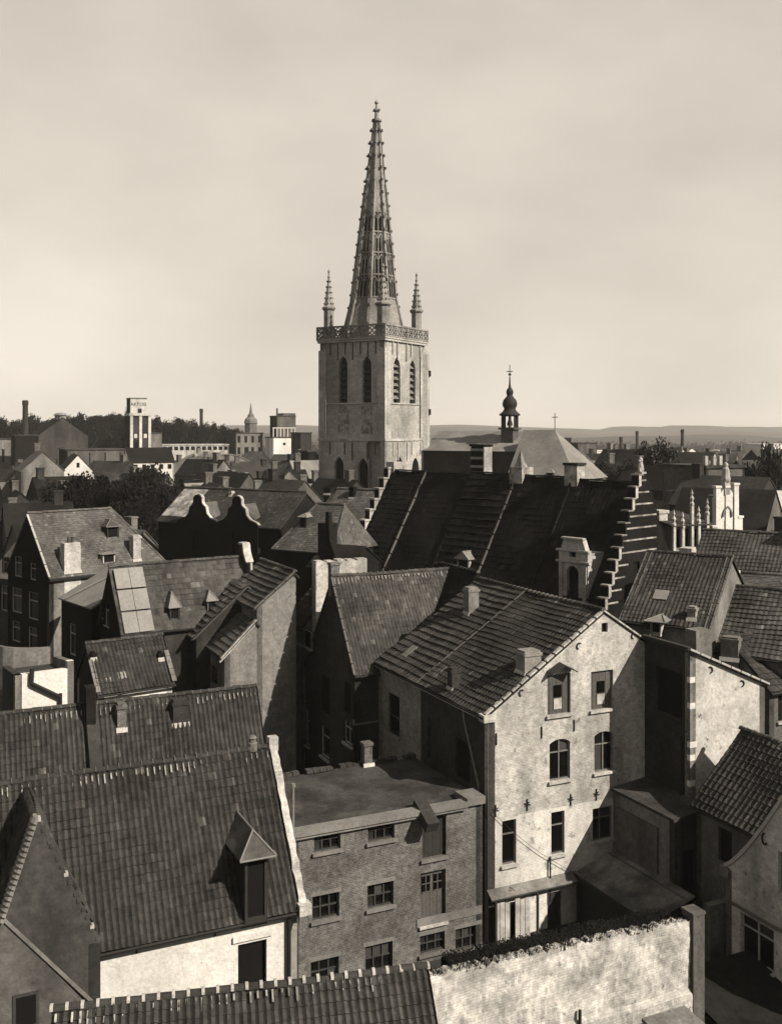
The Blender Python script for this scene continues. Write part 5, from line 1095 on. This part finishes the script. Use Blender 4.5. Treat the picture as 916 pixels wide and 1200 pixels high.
def block(name, label, cat, px0, px1, pyt, d, dep=10, ang=UA, wm='plaster_grey', wl=None, rm='roof_felt', wins=None, z0=0):
    X0, Y0 = XY(px0, d); k = (px1-CX)/FX; c_, s_ = math.cos(ang), math.sin(ang); Lx = (k*Y0-X0)/(c_-k*s_); zt = Z(pyt, d)
    T = Thing(name, label, cat, (X0,Y0), ang); T.L = Lx; T.zt = zt
    ops = []
    if wins:
        nc, nr, zb, wf, hf = wins; hh = (zt-zb)/nr
        for i in range(nc):
            for j in range(nr): ops.append(('void', Lx*(i+.5)/nc-Lx/nc*wf/2, zb+hh*(j+.5)-hh*hf/2, Lx*(i+.5)/nc+Lx/nc*wf/2, zb+hh*(j+.5)+hh*hf/2, {'m': 1}))
    wall(T, (0,0), (Lx,0), z0, [(0,zt),(Lx,zt)], wm, ops); wall(T, (0,dep), (0,0), z0, [(0,zt),(dep,zt)], wl or wm); wall(T, (Lx,0), (Lx,dep), z0, [(0,zt),(dep,zt)], wm)
    wall(T, (Lx,dep), (0,dep), z0, [(0,zt),(Lx,zt)], wm)
    build('roof', M().box(-.2,Lx+.2,-.2,dep+.2,zt+.003,zt+.35), rm, T.e)
    return T
def stack(label, px, pyt, d, r, ma='brick_dark'):
    X, Y = XY(px, d); T = Thing('factory_chimney', label, 'chimney', (X,Y), 0); z = Z(pyt, d); g = M(); g.lathe(0,0,[(r*1.35,0),(r,z-1.5),(r*1.15,z-1.4),(r*1.15,z-.3),(r*.95,z)],14); build('shaft', g, ma, T.e, smooth=False)
    g = M(); g.lathe(0,0,[(r*1.7,0),(r*1.7,4),(r*1.4,4.3)],8); build('plinth', g, ma, T.e)
def industry():
    # brewery tower with pale piers
    T = block('brewery_tower', 'tall brewery tower with pale piers, dark glazing strips and painted top sign', 'tower', 152.5, 177, 486, 330, 6.5, UA, 'brick_dark', 'brick_black')  # left wall's shade put into a blacker brick
    Lx, zt = T.L, T.zt
    for x in (0, Lx/2-.45, Lx-.9):
        build('pier', M().box(x,x+.9,-.4,-.002,0,zt-.3), 'plaster_b', T.e)
    build('cornice', M().box(-.3,Lx+.3,-.6,6.8,zt-.3,zt+.5), 'plaster_b', T.e)
    for i in range(2):
        for j in range(4):
            x = Lx*(.27+.46*i); z = zt-7.5-j*5.4
            build('light_panel', M().box(x-.5,x+.5,-.2,-.003,z,z+1.3), 'plaster_b', T.e)
            build('window', M().box(x-1.0,x+1.0,-.12,-.003,z+1.6,z+4.6), 'glass', T.e)
    x0, x1 = .2, Lx-1.3; zh = Z(467,330)
    build('head_house', M().box(x0,x1,.4,6.3,zt+.5,zh), 'plaster_b', T.e); build('head_shade', M().box(x0-.05,x0-.003,.35,6.35,zt+.5,zh), 'brick_black', T.e); build('head_cornice', M().box(x0-.2,x1+.2,.2,6.5,zh,zh+.3), 'stone_grey', T.e)  # black sheet paints the shade on the head house's left side
    build('head_window', M().box(x0+2.4,x0+3.6,.34,.39,zt+.6,zt+2.0), 'glass', T.e)
    cu = bpy.data.curves.new('sign_lettering', 'FONT'); cu.body = 'ARTOIS'; cu.size = 1.5; cu.align_x = 'CENTER'; cu.extrude = .02
    to = bpy.data.objects.new('sign_tmp', cu); COL.objects.link(to); dg = bpy.context.evaluated_depsgraph_get(); me = bpy.data.meshes.new_from_object(to.evaluated_get(dg)); bpy.data.objects.remove(to)
    me.materials.clear(); me.materials.append(MATS['brick_dark']); o = link('sign_lettering', me, T.e); o.location = ((x0+x1)/2,.36,zt+2.9); o.rotation_euler = (math.pi/2,0,0)
    block('annex_block', 'grey windowless block beside the brewery tower', 'building', 176, 190, 508, 335, 8, UA, 'plaster_grey')
    # maltings with two ridge vents
    T = house('maltings', 'large gabled maltings with dark roof and two hooded ridge vents', Vector(XY(44,300))+v2*24, NA, 24, 14.5, 22.6, 28.0, wm='plaster_dark', rm='tile_dark', tl=None, ridge=False, cat='factory', wms={'front': 'brick_black'})
    for x in (15, 21): 
        g = M(); g.lathe(x,7.25,[(1.3,27.4),(1.3,28.6),(1.7,28.7),(1.2,29.3),(.1,29.5)],10); build('ridge_vent', g, 'lead', T.e)
    s, z = T.on_wall((24,0),(24,14.5), 69, 507); build('loft_door', M().box(24.003,24.1,s-.8,s+.8,z-1.3,z+1.3), 'wood_dark', T.e)
    stack('dark round factory chimney beside the hooded maltings', 30, 469, 312, .8)
    block('boiler_house', 'dark windowless boiler house at the foot of the round chimney', 'building', 18, 45, 511, 285, 12, UA, 'brick_black')
    block('low_factory', 'low grey factory hall with tall door panels in front of the maltings', 'factory', 78, 150, 528, 262, 14, UA, 'plaster_mid', 'brick_black', wins=(4,1,8,.08,.9))
    block('low_shed', 'low pale shed left of the boiler house', 'shed', -12, 20, 515, 300, 12, UA, 'plaster_grey', wins=(3,1,12,.3,.4))
    T = house('white_gable_house', 'bright white gabled house among dark trees', Vector(XY(73,205))+v2*9, NA, 9, 6.2, 15.8, 19.2, wm='chalk', rm='tile', tl=None, ridge=False, ops={'right': [('void', 2.8,16.6,3.4,17.6,{'m':1})]})
    T = house('white_row_house', 'long dark roofed house with white wall and row of small windows', Vector(XY(152,228)), UA, 10.0, 8, 17.2, 20.2, wm='chalk', rm='tile_dark', tl=None, ridge=False, ops={'front': [('void', .9+i*1.9,15.4,1.8+i*1.9,16.5,{'m':1}) for i in range(5)]})
    T = block('colonnade_hall', 'long white hall with open bays in front of the wooded hill', 'building', 190, 268, 522, 345, 10, UA, 'plaster_a', rm='plaster_a', wins=(12,1,17.0,.7,.6))
    # vaulted hall
    T = Thing('vaulted_hall', 'round roofed hall with big glazed gable', 'hall', Vector(XY(232,262)), UA); Lx = 15.5
    pf = [(Lx*i/12, 14.4+3.6*math.sin(math.pi*i/12)**.8) for i in range(13)]
    wall(T, (0,0), (Lx,0), 0, pf, 'plaster_grey', [('void', 1.0,10,3.4,14.0,{'m':1}),('void', 4.2,10,7.2,16.0,{'m':1}),('void', 8.0,10,11.0,16.0,{'m':1}),('void', 11.8,10,14.4,14.0,{'m':1})])
    g = M()
    for (a, b), (c0, d0) in zip(pf, pf[1:]): g.slab([(a,-.2,b+.1),(c0,-.2,d0+.1),(c0,25,d0+.1),(a,25,b+.1)], .2)
    build('roof', g, 'lead', T.e)
    T = block('corner_block', 'flat topped office block with tall windows below the spired cupola', 'building', 276, 308, 508, 400, 12, UA, 'plaster_grey', 'brick_dark', wins=(4,2,14,.4,.6))
    T = Thing('spired_cupola', 'pointed far cupola standing above the office block', 'tower', Vector(XY(294,440)), 0); g = M(); g.lathe(0,0,[(2.6,0),(2.6,27.0),(2.9,27.3),(2.6,29.0),(1.5,30.0),(1.3,31.0),(.7,31.5),(.1,36.0)],8); build('drum', g, 'stone_grey', T.e)
    T = block('grain_silo', 'blocky dark and grey grain silo with mast', 'silo', 324, 346.5, 488, 400, 8, UA, 'plaster_mid', 'brick_black'); build('mast', M().box(.1,.6,.1,.6,T.zt,T.zt+3.2), 'iron', T.e); build('head_box', M().box(3,T.L,.3,7,T.zt+.36,T.zt+1.3), 'plaster_mid', T.e)
    T = block('silo_annex', 'white warehouse with balustraded top under the grain silo', 'warehouse', 320, 346, 513, 370, 9, UA, 'white_wall', wins=(1,3,8,.12,.2)); 
    for i in range(7): build('bay_post', M().box(T.L*i/6.2,T.L*i/6.2+.25,-.1,.2,T.zt+.36,T.zt+3.4), 'chalk', T.e)
    build('top_rail', M().box(-.2,T.L+.2,-.2,.3,T.zt+3.4,T.zt+3.7), 'chalk', T.e)
    block('dark_tower_block', 'dark square block between the silo and the church tower', 'building', 352, 365, 508, 300, 8, UA, 'brick_dark')
    block('dark_pier_block', 'dark narrow block touching the church tower outline', 'building', 361, 371, 530, 210, 5, UA, 'brick_black')
    stack('thin factory chimney above the wooded hill', 236, 479, 470, .75)
    # right-hand side
    T = block('mill_block', 'square mill with dark flank and grey front beyond the choir roof', 'factory', 676, 699, 520, 330, 12, UA, 'plaster_mid', 'brick_black'); 
    block('mill_flank', 'dark lower wing of the square mill', 'factory', 652, 678, 521, 338, 10, UA, 'brick_black'); block('mill_loft', 'small dark box on top of the mill roofs', 'factory', 657, 669, 514, 350, 6, UA, 'brick_black')
    block('white_shed', 'long low white roofed shed beyond the mill', 'shed', 698, 717, 529, 430, 10, UA, 'chalk', rm='chalk'); block('pale_shed', 'pale low shed between the thin factory chimneys', 'shed', 722, 748, 530, 460, 10, UA, 'plaster_grey', rm='stone_plain')
    stack('short dark factory chimney right of the mill', 727, 512, 400, .62); stack('slim factory chimney on the plain', 746, 505, 500, .7); stack('tall dark factory chimney by the saw-tooth sheds', 799, 503, 385, .6)
    for i, px in enumerate((791, 804)): house('saw_tooth_shed', ('white gabled shed left of the tall dark factory chimney', 'white gabled shed right of the tall dark factory chimney')[i], Vector(XY(px,370))+v2*10, NA, 10, 5, 16.2, 17.8, wm='chalk', rm='tile_dark', tl=None, ridge=False, gut=False, cat='shed')
    block('white_hall', 'white long hall far on the plain', 'hall', 842, 866, 528.5, 520, 10, UA, 'chalk', rm='chalk'); block('bright_hall', 'bright hall at the far edge of the plain', 'hall', 893, 930, 521, 560, 14, UA, 'chalk', rm='chalk', wins=(5,1,8,.3,.5))
    house('white_roof_house', 'white roofed cottage beside dark trees', Vector(XY(898,112)), AA, 7, 7, 14.5, 17.3, wm='plaster_grey', rm='chalk', tl=None, ridge=False)
    T = block('turreted_hall', 'flat roofed hall with chimney posts behind the gothic gable', 'hall', 827, 872, 549, 125, 8, UA, 'plaster_mid', wins=(3,1,13,.15,.5)); 
    for x in (.3,1.6,2.6): build('chimney', M().box(x,x+.45,.5,1.0,T.zt+.36,T.zt+1.5), 'plaster_a', T.e)
    house('long_roof_house', 'long plain roof between the gothic gable and the dark trees', Vector(XY(780,100)), AA, 9, 12, 13.8, 18.2, wm='plaster_mid', rm='tile_dark', tl=None, ridge=False)
industry()

# ------------------------------------------------------------------ trees
CROWNS = []
def crown_mesh(seed, ma):
    r = random.Random(seed); m = M(); cl = []
    for i in range(40):
        a = r.uniform(0,6.28); z = r.uniform(-.75,.95); rr = math.sqrt(max(.05,1-z*z*.9))*r.uniform(.35,.85); cl.append((rr*math.cos(a), rr*math.sin(a), z*.9, r.uniform(.2,.36)))
    for x, y, z, s in cl:
        for k in range(150):
            v = Vector((r.gauss(0,1),r.gauss(0,1),r.gauss(0,1))).normalized()*s*r.uniform(.55,1.08); p = Vector((x,y,z))+v; h = .032*r.uniform(.6,1.5)
            t = Vector((r.gauss(0,1),r.gauss(0,1),r.gauss(0,1))).normalized(); b = t.orthogonal().normalized(); m.quad(p-t*h-b*h*.6,p+t*h-b*h*.6,p+t*h+b*h*.6,p-t*h+b*h*.6)
    me = bpy.data.meshes.new('crown'); me.from_pydata(m.v, [], m.f); me.materials.append(MATS[ma]); return me
CROWNS = [crown_mesh(i, 'leaf') for i in range(4)]; CROWNS2 = [crown_mesh(10+i, 'leaf_mid') for i in range(2)]
def trunk_mesh():
    m = M(); m.tube((0,0,0),(0,0,.62),.05,.03,7); r = random.Random(3)
    for i in range(6): a = i*1.05; m.tube((0,0,.4+.03*i),(.2*math.cos(a),.2*math.sin(a),.7+.03*i),.018,.006,5)
    me = bpy.data.meshes.new('trunk'); me.from_pydata(m.v, [], m.f); me.materials.append(MATS['bark']); return me
TRUNK = trunk_mesh()
def tree(px, d, ztop, rad, label, group, base=0, hf=.62, cr=None):
    X, Y = XY(px, d); H = ztop-base; e = bpy.data.objects.new('tree', None); COL.objects.link(e); e.location = (X,Y,base); e.rotation_euler = (0,0,random.uniform(0,6.28)); tag(e, label, 'tree', group)
    t = link('trunk', TRUNK, e); t.scale = (H,H,H)
    o = link('crown', random.choice(cr or CROWNS), e); hz = H*hf/2; o.scale = (rad,rad,hz); o.location = (0,0,H-hz)
random.seed(5)
for px, d, z, r in ((88,135,17.6,4.6),(104,140,17.2,4.8),(124,132,17.8,5.0),(146,135,18.4,5.0),(163,128,18.6,5.0),(180,132,18.8,4.4),(196,126,17.4,3.6),(72,150,16.6,4.2),(152,122,16.0,4.0),(172,120,15.4,3.8)):
    tree(px, d, z, r, 'dark bushy tree in the thicket behind the slate roofed house', 'trees in the dark thicket left', hf=.8)
for px, d, z, r, l in ((766,150,21.6,4.0,'broad black rounded tree behind the banded stepped gable'),(748,160,20.6,4.4,'black rounded tree left of the broad black tree'),(722,165,18.0,5.0,'low dark tree behind the long black roof'),(702,170,17.4,4.6,'low dark tree next to the choir roof'),(886,132,20.2,3.0,'dark tree behind the white gothic gable'),(874,136,18.6,3.2,'dark tree touching the gothic gable statue'),(905,138,21.2,2.6,'pointed dark tree at the right edge')):
    tree(px, d, z, r, l, None, hf=.85)
# wooded hill on the left and far hills
def terrain(name, y0, y1, prof, ma, ny=8, nx=120):
    m = M(); X0, X1 = prof[0][0], prof[-1][0]
    def hz(px):
        for (a, b), (c0, d0) in zip(prof, prof[1:]):
            if a <= px <= c0: f = (px-a)/(c0-a); f = f*f*(3-2*f); return b+(d0-b)*f
        return prof[-1][1]
    for j in range(ny+1):
        f = j/ny; Y = y0+(y1-y0)*f
        for i in range(nx+1):
            px = X0+(X1-X0)*i/nx; zt = Z(hz(px), y1); X = (px-CX)/FX*y1*(1-.0*f); g = f*f*(3-2*f)
            m.v.append((X, Y, -1+(zt+1)*g+ (math.sin(i*.9+j)*.6+math.sin(i*.37)*.9)*g*(y1/1500)))
    for j in range(ny):
        for i in range(nx): q = j*(nx+1)+i; m.f.append((q,q+1,q+nx+2,q+nx+1))
    kind(build(name, m, ma, uv=False, smooth=True), 'structure')
terrain('hillside', 370, 520, [(-400,500),(-60,500),(40,502),(130,500),(230,503),(275,514),(330,535)], 'leaf_mid', nx=60)
terrain('far_hills', 2300, 3600, [(-700,502),(0,500),(240,499.5),(330,498.5),(420,499),(520,498.5),(600,499.5),(660,501.5),(700,503),(720,500.5),(770,501),(785,498.5),(830,499),(840,501),(860,499),(916,500),(1100,498),(1500,500)], 'hill', nx=160)
terrain('near_hills', 1300, 1900, [(-600,509),(300,508),(660,512),(760,511),(850,510),(900,512),(925,517),(1300,515)], 'hill', nx=120)
random.seed(9)
for px in list(range(-16,282,7)):
    zt = 505-{0:0}.get(0,0); d = random.uniform(400,470); py = 489+random.uniform(-3,5)+(max(0,px-165)*.13 if px > 165 else 0)+(2 if px < 60 else 0)
    gz = max(0, (d-370)/150); gz = gz*gz*(3-2*gz)*24
    tree(px+random.uniform(-2,2), d, Z(py, d), random.uniform(4,6.5), 'round topped tree in the wood along the hill behind the brewery', 'trees on the brewery hill', base=gz*.7, hf=.85)
for px, py in ((112,488),(121,489),(137,486.5),(141,488),(131,487)): tree(px, 430, Z(py,430), 4.6, 'tall umbrella shaped tree on the skyline beside the brewery tower', 'umbrella trees on the skyline', base=8, hf=.4)
tree(150, 345, Z(482,345), 2.2, 'dark pointed tree hugging the brewery tower', None, hf=.8)
# tree lines on the plain: far off, one mass
def woods():
    r = random.Random(4); m = M()
    for i in range(2600):
        d = r.uniform(480,1500) if i % 3 else r.uniform(330,600); px = r.uniform(660,940) if i % 4 else r.uniform(200,460); X, Y = XY(px, d); row = math.sin(d*.02+px*.01)
        if row < .1 and r.random() < .8: continue
        h = r.uniform(4,9)*(1 if d < 900 else 1.2); w_ = r.uniform(3,6)
        for k in range(14):
            p = Vector((X+r.gauss(0,w_*.45), Y+r.gauss(0,2), abs(r.gauss(h*.55,h*.25)))); s = r.uniform(.7,1.6); t = Vector((r.gauss(0,1),r.gauss(0,1),r.gauss(0,1))).normalized()*s; b = t.orthogonal().normalized()*s*.8; m.quad(p-t-b,p+t-b,p+t+b,p-t+b)
    o = build('far_woods', m, 'leaf_mid', uv=False); kind(o, 'stuff')
woods()
# ------------------------------------------------------------------ haze
def haze():
    m = M().box(-4000,4000,-30,3800,-3,80); me = bpy.data.meshes.new('haze'); me.from_pydata(m.v, [], m.f); o = link('haze', me); kind(o, 'stuff')
    ma = bpy.data.materials.new('haze_air'); ma.use_nodes = True; t = ma.node_tree; t.nodes.clear(); pv = t.nodes.new('ShaderNodeVolumePrincipled'); ou = t.nodes.new('ShaderNodeOutputMaterial')
    pv.inputs['Density'].default_value = .0001; pv.inputs['Color'].default_value = (.95,.93,.9,1); pv.inputs['Anisotropy'].default_value = .2
    t.links.new(pv.outputs[0], ou.inputs['Volume']); me.materials.append(ma)
haze()
